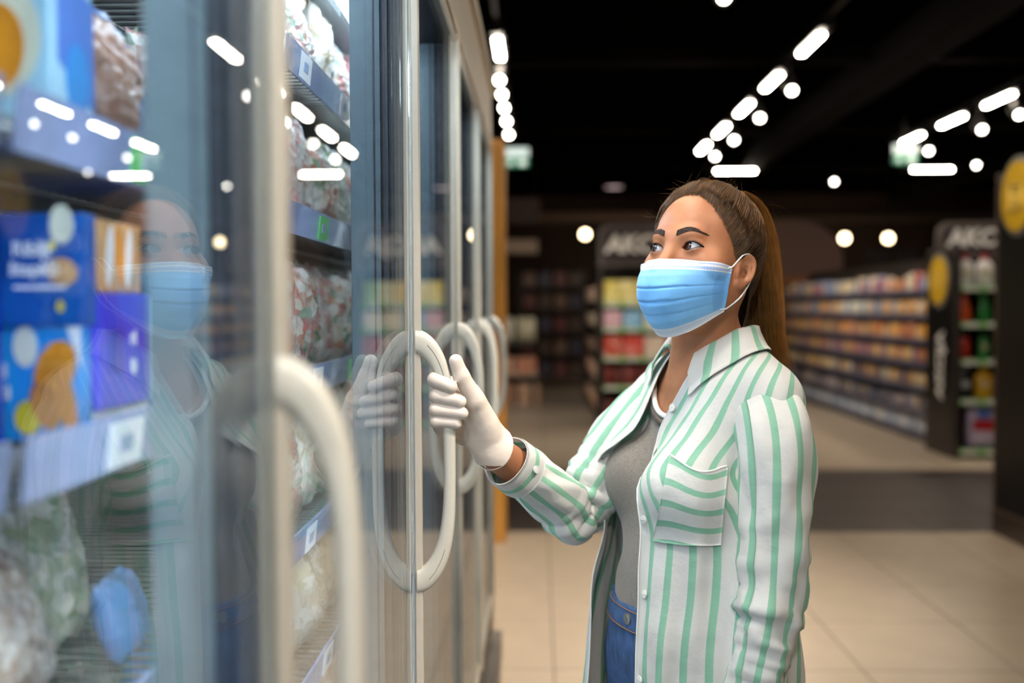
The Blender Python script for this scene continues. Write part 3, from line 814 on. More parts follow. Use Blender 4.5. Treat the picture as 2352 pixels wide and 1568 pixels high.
FZ = empty('freezer_cabinet', (XF, 0, 0), label='tall beige glass-door freezer row along the aisle', cat='freezer')
def fp(name, lo, hi, m, parent=FZ, r=0.003):
    return MB().bbox([lo[0] - XF, lo[1], lo[2]], [hi[0] - XF, hi[1], hi[2]], r).build(name, m, parent)
ye0, ye1 = YB[0], YB[-1]
fp('base', (-1.02, ye0, 0.02), (XF - 0.03, ye1 + 0.1, 0.34), M_beige)
fp('bumper', (XF - 0.03, ye0, 0.1), (XF + 0.035, ye1 + 0.1, 0.2), M_grille)
fp('kick_grille', (XF - 0.03, ye0, 0.205), (XF - 0.005, ye1, 0.33), M_grille)
hdr = fp('header', (-1.0, ye0, 2.02), (XF + 0.004, ye1 + 0.1, 2.21), M_beige)
MB().bbox((-0.01, ye0, 2.2), (0.02, ye1 + 0.1, 2.225), 0.004).build('header_lip', M_beige, hdr)
fp('top_frame', (XF - 0.09, ye0, 1.985), (XF - 0.008, ye1, 2.02), M_mul2)
fp('back_wall', (-0.98, ye0, 0.34), (-0.95, ye1, 2.02), M_liner)
fp('ceiling_liner', (-0.95, ye0, 1.98), (XF - 0.09, ye1, 2.02), M_liner)
fp('end_panel', (-1.0, ye1 + 0.055, 0.1), (XF + 0.004, ye1 + 0.1, 2.02), M_beige)
fp('end_panel', (-1.0, ye0 - 0.04, 0.1), (XF, ye0, 2.02), M_beige)

for k, yb in enumerate(YB[1:]):
    mu = fp('mullion', (-0.266, yb + 0.004, 0.34), (XF - 0.012, yb + 0.05, 2.0), M_mul)
    # ribs and gaskets on the face turned to the aisle end
    x = -0.264
    for w, m, proud in ((0.032, M_mul, .001), (0.003, M_mul3, .0), (0.007, M_mul, .002), (.004, M_mul2, 0), (.007, M_mul3, .003), (.004, M_mul2, 0), (.007, M_mul3, .002), (.004, M_mul2, 0), (.006, M_mul3, .001)):
        MB().box((x - XF, yb + 0.0015 - proud, 0.36), (x + w - XF, yb + 0.0045, 1.985)).build('gasket' if m is M_mul2 else 'rib', m, mu)
        x += w
    MB().box((-0.265 - XF, yb + 0.0505, 0.42), (-0.250 - XF, yb + 0.055, 1.95)).build('led_strip', M_led, mu)
MB().box((-0.36 - XF, ye0, 1.968), (-0.30 - XF, ye1, 1.978)).build('led_strip', M_led, FZ)

# doors: glass, edge profiles, D handle
def handle_mesh():
    m = MB(); n = 41; K = 16
    P = np.zeros((n, K, 3))
    for i, s in enumerate(np.linspace(-1, 1, n)):
        q = math.sin(math.pi / 2 * s)
        xo = 0.055 * max(0, 1 - abs(q) ** 3.6) ** 0.55; zo = 0.187 * q
        xi = 0.038 * max(0, 1 - abs(q) ** 3.2) ** 0.62; zi = 0.152 * q
        o, ii = np.array([xo, zo]), np.array([xi, zi])
        c = (o + ii) / 2; d = (o - ii) / 2
        for k in range(K):
            a = 2 * math.pi * k / K
            ca, sa = math.cos(a), math.sin(a)
            ca = np.sign(ca) * abs(ca) ** 0.7; sa = np.sign(sa) * abs(sa) ** 0.7
            pt = c + d * ca
            P[i, k] = (pt[0] - 0.002, 0.0105 * sa, pt[1])
    m.grid(P, wrap=True)
    for sg in (1, -1):   # seam lines of the cover pieces
        for yy in (-0.0106, 0.0106):
            pts = []
            for s in np.linspace(0.50, 0.80, 9):
                q = math.sin(math.pi / 2 * s)
                f = 0.62
                xo = 0.055 * max(0, 1 - q ** 3.6) ** 0.55; xi = 0.038 * max(0, 1 - q ** 3.2) ** 0.62
                pts.append((f * xo + (1 - f) * xi - 0.002, yy, sg * (f * 0.187 * q + (1 - f) * 0.152 * q)))
            m.tube(pts, 0.00028, 4, mi=1)
    return m.mesh('handle', [M_handle, M_seam], True)
HM = handle_mesh()
HZ = 1.203
for k in range(6):
    y0, y1 = YB[k], YB[k + 1]
    d = MB().bbox((0.0005, y1 - 0.016, DZ0), (0.0115, y1 - 0.004, DZ1), .002).bbox((-0.005, y0 + 0.003, DZ0), (0.003, y0 + 0.013, DZ1), .002) \
        .bbox((-0.006, y0 + .003, DZ0), (0.004, y1 - .004, DZ0 + .018), .002).bbox((-0.006, y0 + .003, DZ1 - .014), (0.004, y1 - .004, DZ1), .002).build('door', M_beige, FZ)
    MB().box((-0.006, y0 + 0.012, DZ0 + .015), (0.0, y1 - 0.014, DZ1 - .012)).build('glass_pane', M_glass, d)
    MB().box((-0.0063, y1 - 0.017, DZ0), (-0.0045, y1 - 0.008, DZ1)).build('glass_edge', M_alu, d)
    h = link('handle', HM, None, d, loc=(0.006, y1 - 0.010, HZ))

# shelves: tray of wires, price rail, price cards
SHELF = [0.40, 0.62, 0.84, 1.07, 1.31, 1.555, 1.79]
XS = -0.362
SHP = {}
for k in range(1, 6):
    y0, y1 = YB[k] + 0.012, YB[k + 1] - 0.012
    for li, z in enumerate(SHELF):
        m = MB()
        n = 30
        for j in range(n + 1):
            yy = y0 + (y1 - y0) * j / n
            m.tube([(-0.93 - XF, yy, z - .004), (XS - XF, yy, z - .004)], 0.0028, 4)
        for xx in (-0.9, -0.72, -0.54, XS - 0.01):
            m.tube([(xx - XF, y0, z - .009), (xx - XF, y1, z - .009)], 0.004, 5)
        s = m.build('shelf', M_wire, FZ); s['kind'] = 'stuff'
        if k in (2, 3): SHP[(k, li)] = s
        r = MB().prism([(XS - XF, z - .024), (XS - XF + .004, z - .026), (XS - XF + .010, z + .020), (XS - XF + .006, z + .021)], y1 - y0, (0, y0, 0), (1, 0, 0), (0, 0, 1), (0, 1, 0)).build('price_rail', M_railp, s)
        for c in range(2):
            yc = y0 + (0.1 + 0.42 * c + 0.08 * ((li * 7 + k * 3) % 3)) * (y1 - y0)
            xx = XS - XF + .0075
            MB().prism([(0, -.020), (.068, -.020), (.068, .018), (0, .018)], .0016, (xx, yc, z - .003), (0, 1, 0), (.12, 0, .993), (1, 0, -.12)).build('price_card', M_tagg if (li + c) % 5 == 0 else M_tag, s)
            MB().prism([(.02, -.008), (.045, -.008), (.045, .006), (.02, .006)], .0018, (xx + .0008, yc, z - .003), (0, 1, 0), (.12, 0, .993), (1, 0, -.12)).build('printed_price', pm('print blue grey', (150, 168, 200), .5), s)

# frozen goods
def bag_mesh(w, h, d, seed, lump=0.5):
    r = np.random.default_rng(seed)
    nu, nv = 26, 30
    u, v = np.meshgrid(np.linspace(-1, 1, nu), np.linspace(-1, 1, nv), indexing='ij')
    env = np.clip(1 - np.abs(u) ** 2.6, 0, 1) * np.clip(1 - np.abs(v * 1.06) ** 3.0, 0, 1)
    th = env ** 0.5
    sides = []
    for sgn in (1, -1):
        n = np.zeros_like(u)
        for _ in range(16):
            cu, cv, s = r.uniform(-.8, .8), r.uniform(-.8, .8), r.uniform(.12, .3)
            n += r.uniform(.3, 1) * np.exp(-((u - cu) ** 2 + (v - cv) ** 2) / s ** 2)
        cr = np.zeros_like(u)
        for _ in range(9):
            a, f, p = r.uniform(0, math.pi), r.uniform(8, 22), r.uniform(0, 6)
            cr += np.abs(np.sin((u * math.cos(a) + v * math.sin(a)) * f + p)) ** 3
        t = d / 2 * (th * (0.72 + 0.22 * lump * n) + 0.035 * cr * (0.4 + th)) + 0.002
        wob = 0.006 * np.sin(u * 5 + seed) * np.abs(v)
        x = u * w / 2 * (1 - 0.06 * np.abs(v) ** 2 + 0.02 * np.sin(v * 9 + seed))
        z = h / 2 + v * h / 2 * (1 - .03 * np.abs(u) ** 2) + 0.004 * np.sin(u * 11 + seed)
        sides.append(np.stack([x, sgn * t * np.where(np.abs(v) > .93, .15, 1) + wob, z], -1))
    m = MB(); m.grid(sides[0]); m.grid(sides[1], flip=True)
    rim = []
    nn = nu * nv
    loop = [i * nv for i in range(nu)] + [(nu - 1) * nv + j for j in range(1, nv)] + [i * nv + nv - 1 for i in range(nu - 2, -1, -1)] + [j for j in range(nv - 2, 0, -1)]
    for a, b in zip(loop, loop[1:] + loop[:1]):
        m.f.append((a, b, nn + b, nn + a)); m.mi.append(0)
    me = m.mesh('bag', None, True)
    return me

def bag_mat(name, cols, scale=38.0, film=1.0, haze=.55):
    """frozen food seen through a glossy crinkled film"""
    m, nt, N, L, b = nodes_of(name)
    tc = N.new('ShaderNodeTexCoord')
    oi = N.new('ShaderNodeObjectInfo')
    ad = N.new('ShaderNodeVectorMath'); ad.operation = 'ADD'
    L.new(tc.outputs['Object'], ad.inputs[0]); L.new(oi.outputs['Random'], ad.inputs[1])
    nz = N.new('ShaderNodeTexNoise'); nz.inputs['Scale'].default_value = 14; L.new(ad.outputs[0], nz.inputs['Vector'])
    mxv = N.new('ShaderNodeVectorMath'); mxv.operation = 'MULTIPLY_ADD'; mxv.inputs[1].default_value = (.05, .05, .05)
    L.new(nz.outputs['Color'], mxv.inputs[0]); L.new(ad.outputs[0], mxv.inputs[2])
    vo = N.new('ShaderNodeTexVoronoi'); vo.inputs['Scale'].default_value = scale; L.new(mxv.outputs[0], vo.inputs['Vector'])
    sp = N.new('ShaderNodeSeparateColor'); L.new(vo.outputs['Color'], sp.inputs[0])
    rp = N.new('ShaderNodeValToRGB'); rp.color_ramp.interpolation = 'CONSTANT'
    el = rp.color_ramp.elements
    while len(el) < len(cols): el.new(0.5)
    for i, c in enumerate(cols):
        el[i].position = i / len(cols); el[i].color = lin(c)
    L.new(sp.outputs[0], rp.inputs[0])
    hz = N.new('ShaderNodeTexNoise'); hz.inputs['Scale'].default_value = 22; hz.inputs['Detail'].default_value = 6; hz.inputs['Distortion'].default_value = 1.5
    L.new(ad.outputs[0], hz.inputs['Vector'])
    hr = N.new('ShaderNodeMapRange'); hr.inputs[1].default_value = .40; hr.inputs[2].default_value = .68; hr.inputs[3].default_value = .08; hr.inputs[4].default_value = haze
    L.new(hz.outputs['Fac'], hr.inputs[0])
    hm = N.new('ShaderNodeMix'); hm.data_type = 'RGBA'; hm.inputs[7].default_value = lin((226, 230, 232))
    L.new(hr.outputs[0], hm.inputs[0]); L.new(rp.outputs[0], hm.inputs[6]); L.new(hm.outputs[2], b.inputs['Base Color'])
    b.inputs['Roughness'].default_value = 0.35
    b.inputs['Coat Weight'].default_value = film; b.inputs['Coat Roughness'].default_value = 0.06
    n2 = N.new('ShaderNodeTexNoise'); n2.inputs['Scale'].default_value = 34; n2.inputs['Detail'].default_value = 6; n2.inputs['Distortion'].default_value = 3.0
    L.new(ad.outputs[0], n2.inputs['Vector'])
    bp = N.new('ShaderNodeBump'); bp.inputs['Strength'].default_value = 1.0; bp.inputs['Distance'].default_value = 0.035
    L.new(n2.outputs['Fac'], bp.inputs['Height'])
    L.new(bp.outputs[0], b.inputs['Coat Normal'])
    bp2 = N.new('ShaderNodeBump'); bp2.inputs['Strength'].default_value = 0.5; bp2.inputs['Distance'].default_value = 0.01
    L.new(vo.outputs['Distance'], bp2.inputs['Height']); L.new(bp2.outputs[0], b.inputs['Normal'])
    return m
BAGM = {
    'mixed vegetable': bag_mat('mixed vegetables', [(214, 206, 196), (178, 70, 50), (70, 120, 64), (206, 190, 170), (190, 120, 80)], 52),
    'cauliflower': bag_mat('cauliflower', [(226, 220, 204), (206, 196, 170), (236, 232, 222), (196, 190, 160)], 40),
    'pepper': bag_mat('peppers', [(190, 60, 44), (206, 190, 180), (170, 120, 100), (216, 208, 200)], 44),
    'broccoli': bag_mat('broccoli', [(120, 146, 96), (200, 200, 184), (150, 164, 120), (220, 220, 210)], 60),
    'potato': bag_mat('potatoes', [(216, 196, 160), (196, 172, 130), (226, 216, 196)], 46),
    'seafood': bag_mat('seafood', [(206, 196, 186), (178, 150, 130), (228, 222, 216), (150, 130, 118)], 60),
    'blue': bag_mat('blue print', [(20, 110, 190), (26, 126, 206), (16, 96, 176)], 12, haze=.15),
    'brown and blue': bag_mat('brown print', [(150, 84, 30), (170, 96, 34), (20, 80, 150), (130, 70, 26)], 9, haze=.15),
}
BM = [bag_mesh(.17, .20, .075, 3), bag_mesh(.19, .19, .085, 5), bag_mesh(.16, .21, .07, 8), bag_mesh(.18, .18, .09, 13)]
BMK = {}
def bag(kind, x, y, z, label, group, mi=0, rz=0.0, tilt=0.12, sc=1.0):
    key = (mi, kind)
    if key not in BMK:
        me = BM[mi].copy(); me.materials.append(BAGM[kind]); BMK[key] = me
    o = link('frozen_food_bag', BMK[key], None, None, label, 'bag', group, loc=(x, y, z))
    o.rotation_euler = Matrix.Rotation(math.pi / 2 + rz, 3, 'Z').to_euler()
    o.rotation_euler = (Matrix.Rotation(math.pi / 2 + rz, 3, 'Z') @ Matrix.Rotation(-tilt, 3, 'X')).to_euler()
    o.scale = (sc,) * 3
    return o
lev = ['lowest shelf', 'second lowest shelf', 'third shelf from the floor', 'middle shelf', 'third shelf from the top', 'second shelf from the top', 'top shelf']
kk = list(BAGM)[:6]
order = {6: ['pepper', 'mixed vegetable', 'potato', 'mixed vegetable'], 5: ['mixed vegetable', 'pepper', 'mixed vegetable', 'broccoli'], 4: ['pepper', 'mixed vegetable', 'pepper', 'mixed vegetable'], 3: ['mixed vegetable', 'cauliflower', 'broccoli', 'cauliflower'],
         2: ['cauliflower', 'cauliflower', 'potato', 'cauliflower'], 1: ['cauliflower', 'potato', 'seafood', 'cauliflower'], 0: ['potato', 'seafood', 'potato', 'cauliflower']}
for k in (3, 4):
    for li in range(7):
        for c in range(4):
            z = SHELF[li]
            bag(order[li][c], XS - 0.055, YB[k] + 0.11 + 0.175 * c, z + .002,
                '%s bag, %s along %s behind the %s door' % (order[li][c], ordw(c), lev[li], 'gripped' if k == 3 else 'next'), 'frozen bags behind the %s door' % ('gripped' if k == 3 else 'next'),
                mi=(li + c) % 4, rz=random.uniform(-.15, .15), tilt=random.uniform(.03, .2), sc=random.uniform(.92, 1.02))
        if k == 3:
            for c in range(3):
                bag(order[li][c], XS - 0.2, YB[k] + 0.15 + 0.2 * c, SHELF[li] + .002, '%s bag in back row, %s along %s behind gripped door' % (order[li][(c)], ordw(c), lev[li]), 'back row frozen bags', mi=(li + c + 1) % 4, tilt=.05)
# bay seen through the nearest pane: low bags, then boxes
def low(kind, x, y, z, lab, mi, rz=0., tilt=.5, sc=1.0):
    bag(kind, x, y, z, lab, 'loose frozen bags in the nearest bay', mi, rz, tilt, sc)
low('seafood', -.45, .80, .842, 'pale seafood bag lying low behind the nearest pane', 1, .1, .35, 1.15)
low('seafood', -.45, 1.00, .842, 'second pale seafood bag, behind the first low one', 3, -.1, .35, 1.1)
low('seafood', -.45, .83, 1.072, 'pale seafood bag on the middle shelf of the nearest bay', 3, .1, .35, .80)
low('broccoli', -.505, .99, 1.072, 'green and clear bag slumped under the price rail', 0, -.2, .25, .92)
low('blue', -.415, .99, 1.072, 'bright blue frozen bag low in the nearest bay', 3, .1, .25, .46)
low('cauliflower', -.63, .86, 1.072, 'pale bag at the back of the middle shelf', 2, 0, .2)
low('blue', -.42, 1.16, .842, 'blue frozen bag below the middle shelf of the nearest bay', 2, 0, .2)
low('potato', -.42, .86, .622, 'potato bag near the floor of the nearest bay', 0, 0, .2)
low('potato', -.42, 1.06, .622, 'second potato bag near the floor of the nearest bay', 3, 0, .2)
low('brown and blue', -.43, 1.06, 1.557, 'brown and blue frozen bag leaning beside the pale blue box', 1, .25, .35, 1.0)
low('mixed vegetable', -.46, 1.27, 1.557, 'frozen bag behind the brown and blue one', 2, .1, .2, 1.0)
low('pepper', -.44, 1.25, 1.312, 'frozen pepper bag past the blue box stacks', 0, .1, .1, .9)

# printed boxes
B_royal, B_sky, B_mid, B_violet, B_pale = cm('box royal blue', (22, 40, 190)), cm('box sky blue', (30, 150, 232)), cm('box mid blue', (10, 88, 172)), cm('box violet blue', (64, 62, 226)), cm('box pale blue', (176, 222, 246))
P_fish, P_bread, P_lemon, P_ivory, P_gold = pm('print fish finger', (214, 132, 38), .5, var=.3, vscale=30), pm('print crust', (206, 160, 110), .5, var=.3, vscale=40), pm('print lemon', (226, 206, 40), .5, var=.15), pm('print ivory', (226, 228, 208), .5, var=.05), pm('print orange', (236, 150, 30), .5, var=.25, vscale=25)
P_white = pm('print white', (236, 240, 246), .5, var=.04)
def ellipse(m, cy, cz, ry, rz, ang=0.0, n=20):
    ca, sa = math.cos(ang), math.sin(ang)
    return [(cy + ry * math.cos(t) * ca - rz * math.sin(t) * sa, cz + ry * math.cos(t) * sa + rz * math.sin(t) * ca) for t in [2 * math.pi * k / n for k in range(n)]]
class FB:
    """frozen food box with flat prints on its two visible sides"""
    def __init__(s, x0, x1, y0, y1, z0, z1, mat, label, group):
        s.x0, s.x1, s.y0, s.y1, s.z0, s.z1 = x0, x1, y0, y1, z0, z1
        s.o = empty('frozen_food_box', ((x0 + x1) / 2, (y0 + y1) / 2, z0), label=label, cat='box', group=group)
        s.off = np.array([(x0 + x1) / 2, (y0 + y1) / 2, z0])
        MB().bbox(np.array([x0, y0, z0]) - s.off, np.array([x1, y1, z1]) - s.off, .002).build('carton', mat, s.o)
    def side(s, poly, mat, name='print', lift=.0006):      # on the -Y face; coordinates from the +X bottom corner, leftwards
        MB().prism([(-a, b) for a, b in poly], lift, np.array([s.x1, s.y0, s.z0]) - s.off, (1, 0, 0), (0, 0, 1), (0, -1, 0)).build(name, mat, s.o)
    def front(s, poly, mat, name='print', lift=.0006):     # on the +X face; coordinates from the near bottom corner
        MB().prism(poly, lift, np.array([s.x1, s.y0, s.z0]) - s.off, (0, 1, 0), (0, 0, 1), (1, 0, 0)).build(name, mat, s.o)
    def text(s, t, size, a, b, face='side'):
        me = text_mesh(t, size, size * .03, 0, .0004)
        if face == 'side': xform(me, np.array([s.x1 - a, s.y0 - .001, s.z0 + b]) - s.off, (1, 0, 0), (0, 0, 1), (0, -1, 0))
        else: xform(me, np.array([s.x1 + .001, s.y0 + a, s.z0 + b]) - s.off, (0, 1, 0), (0, 0, 1), (1, 0, 0))
        link('lettering', me, P_white, s.o)
z0 = SHELF[4] + .002
a = FB(-.60, -.372, .80, .818, z0, z0 + .094, B_sky, 'sky blue fish finger box with lemon print, lower of the near stack', 'fish finger boxes')
a.side(ellipse(0, .022, .058, .016, .026, .35), P_gold); a.side(ellipse(0, .03, .03, .012, .02, -.3), P_fish, lift=.001); a.side(ellipse(0, .012, .03, .007, .028, -.15), P_fish, lift=.0011)
a.side(ellipse(0, .045, .02, .011, .014), P_lemon, lift=.0008); a.side(ellipse(0, .046, .078, .010, .017), P_ivory, lift=.0008); a.side([(.0, .094), (.012, .094), (.0, .06)], P_white)
a.text('Riblji', .017, .078, .058); a.text('štapići', .016, .080, .040)
b = FB(-.60, -.366, .795, .818, z0 + .0945, z0 + .186, B_mid, 'mid blue fish finger box with white lettering, upper of the near stack', 'fish finger boxes')
b.text('Riblji', .016, .043, .062); b.text('štapići', .015, .041, .046)
b.side([(.015, .030), (.058, .030), (.058, .033), (.015, .033)], P_white)
b.side(ellipse(0, .018, .044, .013, .011, .4), P_bread); b.side(ellipse(0, .018, .082, .010, .016), P_ivory); b.side(ellipse(0, .026, .065, .003, .004), P_lemon); b.side(ellipse(0, .02, .016, .003, .005), P_lemon)
c = FB(-.62, -.432, .72, .79, z0, z0 + .2, B_royal, 'plain royal blue frozen food box at the picture edge', 'fish finger boxes')
d_ = FB(-.58, -.368, .823, .935, z0 + .022, z0 + .122, B_violet, 'violet blue frozen food box, middle of the far stack', 'fish finger boxes')
d_.front([(.02, .03), (.05, .03), (.05, .07), (.02, .07)], B_royal); d_.text('ri', .02, .07, .06, 'front'); d_.text('lji', .016, .07, .035, 'front')
d_.front([(.106, .003), (.111, .003), (.111, .097), (.106, .097)], B_pale)
d2 = FB(-.58, -.372, .823, .935, z0, z0 + .0215, P_white, 'thin white frozen food box, bottom of the far stack', 'fish finger boxes')
e = FB(-.58, -.372, .823, .925, z0 + .1225, z0 + .185, P_bread, 'box printed with golden fish fingers, top of the far stack', 'fish finger boxes')
for q in range(4): e.front(ellipse(0, .014 + .02 * q, .032, .007, .027, .15 * (-1) ** q), [P_bread, P_white, P_gold, P_white][q])
f = FB(-.60, -.372, .955, 1.08, z0, z0 + .1, B_royal, 'royal blue frozen food box past the far stack', 'fish finger boxes')
z1 = SHELF[5] + .002
g1 = FB(-.60, -.378, .77, .845, z1, z1 + .17, B_pale, 'tall pale blue box printed with a round golden dish', 'boxes on the second shelf from the top')
g1.side(ellipse(0, .045, .075, .038, .048), P_ivory); g1.side(ellipse(0, .042, .068, .022, .034), P_gold, lift=.001)
g1.front([(.012, .06), (.075, .03), (.075, .12), (.012, .13)], cm('box blue', (70, 128, 220))); g1.front(ellipse(0, .045, .05, .02, .03), B_sky, lift=.001)
# ================================================================== the woman
C0 = np.array([0.27, 1.58, 0.0])
AL = math.radians(63)
FW = np.array([-math.sin(AL), -math.cos(AL), 0.0])      # torso facing
LW = np.array([math.cos(AL), -math.sin(AL), 0.0])       # her left
def tw(u, w, z): return C0 + u * LW + w * FW + np.array([0, 0, z])
TM = np.stack([LW, FW, np.array([0, 0, 1.0])], 1)
def to_t(P): return ((P - C0.astype(np.float32)) @ TM.astype(np.float32))

HYAW, HPITCH, HROLL = math.radians(44), math.radians(9), math.radians(0)
H0 = np.array([0.2545, 1.554, 1.4965])
_F = np.array([-math.sin(HYAW), -math.cos(HYAW), 0]); _L = np.array([math.cos(HYAW), -math.sin(HYAW), 0])
HF = _F * math.cos(HPITCH) + np.array([0, 0, math.sin(HPITCH)])
HU = np.cross(_L, HF) * -1
HU = HU if HU[2] > 0 else -HU
HM3 = np.stack([_L, HF, HU], 1)
def hw(p): return H0 + np.asarray(p, float) @ HM3.T
def to_h(P): return ((P - H0.astype(np.float32)) @ HM3.astype(np.float32))

EYE = (0.0315, 0.0665, 0.0)
def head_sdf(p):
    """p: head-local x left, y forward, z up, origin between the ears at eye level"""
    q = p.copy(); q[:, 0] = np.abs(q[:, 0])
    d = ell(q, (0, -.0065, .0225), (.0725, .0875, .0835))
    d = smin(d, ell(q, (0, .022, -.042), (.0595, .063, .080)), .03)
    d = smin(d, caps(q, (.050, -.004, -.055), (.012, .054, -.106), .016, .016), .03)
    d = smin(d, sph(q, (.047, .050, -.026), .021), .02)
    d = smin(d, caps(q, (.0, .0755, .0175), (.034, .0695, .0195), .0095, .008), .014)
    # eye sockets
    d = smax(d, -ell(q, (.0325, .0925, -.001), (.0190, .0155, .0125)), .012)
    # lids: shell round the eyeball, opened by an almond
    e = q - np.array(EYE, np.float32)
    e2 = e[:, 2] - 0.10 * e[:, 0]
    lid = np.linalg.norm(e, axis=1) - .0142
    a = .0152
    hu, hl = .0074, .0052
    Ru, Rl = (a * a + hu * hu) / (2 * hu), (a * a + hl * hl) / (2 * hl)
    up = np.sqrt(e[:, 0] ** 2 + (e2 + Ru - hu) ** 2) - Ru
    lo = np.sqrt(e[:, 0] ** 2 + (e2 - Rl + hl) ** 2) - Rl
    alm = np.maximum(up, lo)
    alm = np.maximum(alm, -(e[:, 1]))
    d = smin(d, lid, .006)
    d = np.maximum(d, -alm)
    # nose
    n = caps(q, (0, .0795, .004), (0, .1030, -.040), .0070, .0105)
    n = smin(n, sph(q, (0, .1035, -.044), .0115), .008)
    n = smin(n, ell(q, (.0115, .0925, -.048), (.009, .011, .008)), .008)
    d = smin(d, n, .012)
    # lips and chin
    d = smin(d, ell(q, (0, .083, -.076), (.024, .012, .011)), .01)
    d = smin(d, sph(q, (0, .066, -.104), .016), .02)
    # ear
    c = np.array([.0715, .000, -.0235], np.float32)
    k = (q - c) / .82
    A = math.radians(26)      # flares outward to the back
    ex = np.array([math.cos(A), math.sin(A), 0], np.float32); ey = np.array([-math.sin(A) * -1, 0, 0], np.float32)
    eyv = np.array([math.sin(A), -math.cos(A), 0], np.float32)      # points back and out
    tx, ty, tz = k @ ex, k @ eyv, k[:, 2]
    ty2 = ty * math.cos(.2) - tz * math.sin(.2); tz2 = ty * math.sin(.2) + tz * math.cos(.2)
    wide = .0165 + .10 * np.clip(tz2, -.03, .03)
    E = np.stack([tx, ty2 - .006, tz2], 1)
    rho = np.sqrt((E[:, 1] / wide) ** 2 + (E[:, 2] / .031) ** 2)
    disc = np.maximum((rho - 1) * .018, np.abs(tx - .003 - .12 * E[:, 1]) - .0030)
    rim = np.sqrt(((rho - .93) * .018) ** 2 + (tx - .0055 - .12 * E[:, 1]) ** 2) - .0030
    rim = np.where(E[:, 2] < -.016, np.maximum(rim, (-.016 - E[:, 2])), rim)
    lobe = ell(E, (.003, -.004, -.026), (.0045, .0085, .0085))
    con = ell(E, (.0085, -.001, -.003), (.0080, .0090, .0148))
    anti = caps(E, (.0045, .0075, -.014), (.0055, .0065, .013), .0030, .0024)
    disc = smin(disc, ell(E, (-.0050, -.003, -.004), (.0040, .013, .021)), .003)
    ear = smin(disc, rim, .003); ear = smin(ear, anti, .003); ear = smax(ear, -con, .003); ear = smin(ear, lobe, .006)
    ear = smin(ear, ell(E, (.002, -.0125, -.006), (.0035, .004, .006)), .004)
    d = smin(d, ear * .82, .005)
    return d

W0 = lambda z: np.interp(z, [0.0, .80, .88, 1.0, 1.12, 1.2], [.03, .045, .05, .05, .015, 0.0])
SH_R, SH_L = tw(-.150, -.005, 1.270), tw(.146, -.003, 1.268)
EL_R = at(1318, 1172, 1.615); WR_R = at(1137, 1037, 1.462)
EL_L, WR_L = tw(.175, .024, 1.0), tw(.168, .070, .785)

def torso_core(t):
    """t: torso-local u,w,z"""
    q = t.copy(); q[:, 0] = np.abs(q[:, 0])
    d = ell(q, (0, -.012, 1.165), (.128, .096, .20))
    d = smin(d, caps(q, (0, -.018, 1.283), (.126, -.016, 1.274), .050, .038), .05)
    d = smin(d, sph(q, (.070, .078, 1.145), .060), .035)
    d = smin(d, ell(q, (0, .05, 1.0), (.112, .086, .15)), .05)
    d = smin(d, ell(q, (0, .032, .885), (.160, .112, .13)), .05)
    d = smin(d, caps(q, (0, -.022, 1.335), (.112, -.020, 1.292), .034, .026), .035)
    d = smin(d, caps(q, (.016, .046, 1.292), (.12, .012, 1.308), .009, .009), .014)
    return d
def legs(t):
    q = t.copy(); q[:, 0] = np.abs(q[:, 0])
    d = caps(q, (.082, .03, .83), (.088, .04, .47), .088, .054)
    d = smin(d, caps(q, (.088, .04, .47), (.09, .005, .10), .056, .036), .03)
    d = smin(d, caps(q, (.09, .005, .06), (.095, .14, .035), .036, .028), .03)
    return d
NB = tw(0, -.012, 1.285)
def neck(P):
    hb = hw((0, -.018, -.075))
    d = caps(P, NB, hb, .053, .048)
    for s in (1, -1):
        d = smin(d, caps(P, tw(s * .016, .045, 1.300), hw((s * .052, -.022, -.050)), .009, .014), .018)
    return d
def finger_set(P, org, ax, fwd, out, side):
    """relaxed hand hanging: ax down the forearm, fwd towards the front, out away from the body"""
    d = ell((P - (org + ax * .045)) @ np.stack([ax, fwd, out], 1).astype(np.float32), (0, 0, 0), (.055, .040, .018))
    for i, (f, L) in enumerate(((.028, .075), (.010, .085), (-.009, .08), (-.027, .062))):
        b = org + ax * .085 + fwd * f
        m = b + ax * L * .5 - out * .006 + fwd * .004; e = b + ax * L * .9 - out * .03 + fwd * .006
        d = smin(d, smin(caps(P, b, m, .0098, .009), caps(P, m, e, .009, .0075), .004), .006)
    b = org + ax * .03 + fwd * .034; m = org + ax * .065 + fwd * .058 - out * .006; e = org + ax * .095 + fwd * .062 - out * .012
    d = smin(d, smin(caps(P, b, m, .014, .011), caps(P, m, e, .011, .009), .005), .012)
    return d
def arms(P):
    d = caps(P, SH_R + np.array([0, 0, -.014]), EL_R, .038, .030)
    d = smin(d, caps(P, EL_R, EL_R * .45 + WR_R * .55, .030, .030), .015)
    d = smin(d, caps(P, EL_R * .55 + WR_R * .45, WR_R, .030, .0255), .015)
    d = np.minimum(d, caps(P, WR_R, at(1112, 1000, 1.45), .0255, .020))
    l = caps(P, SH_L + np.array([0, 0, -.016]), EL_L, .038, .031)
    l = smin(l, caps(P, EL_L, WR_L, .031, .0245), .02)
    ax = (WR_L - EL_L); ax /= np.linalg.norm(ax)
    fw = FW - ax * (FW @ ax); fw /= np.linalg.norm(fw); ou = np.cross(ax, fw); ou = ou if ou @ LW > 0 else -ou
    l = smin(l, finger_set(P, WR_L, ax.astype(np.float32), fw.astype(np.float32), ou.astype(np.float32), 1), .012)
    return np.minimum(d, l)
def body_sdf(P):
    t = to_t(P)
    d = torso_core(t)
    d = smin(d, legs(t), .03)
    d = smin(d, neck(P), .035)
    hp = to_h(P)
    d = smin(d, head_sdf(hp), .012)
    d = smin(d, arms(P), .03)
    return d

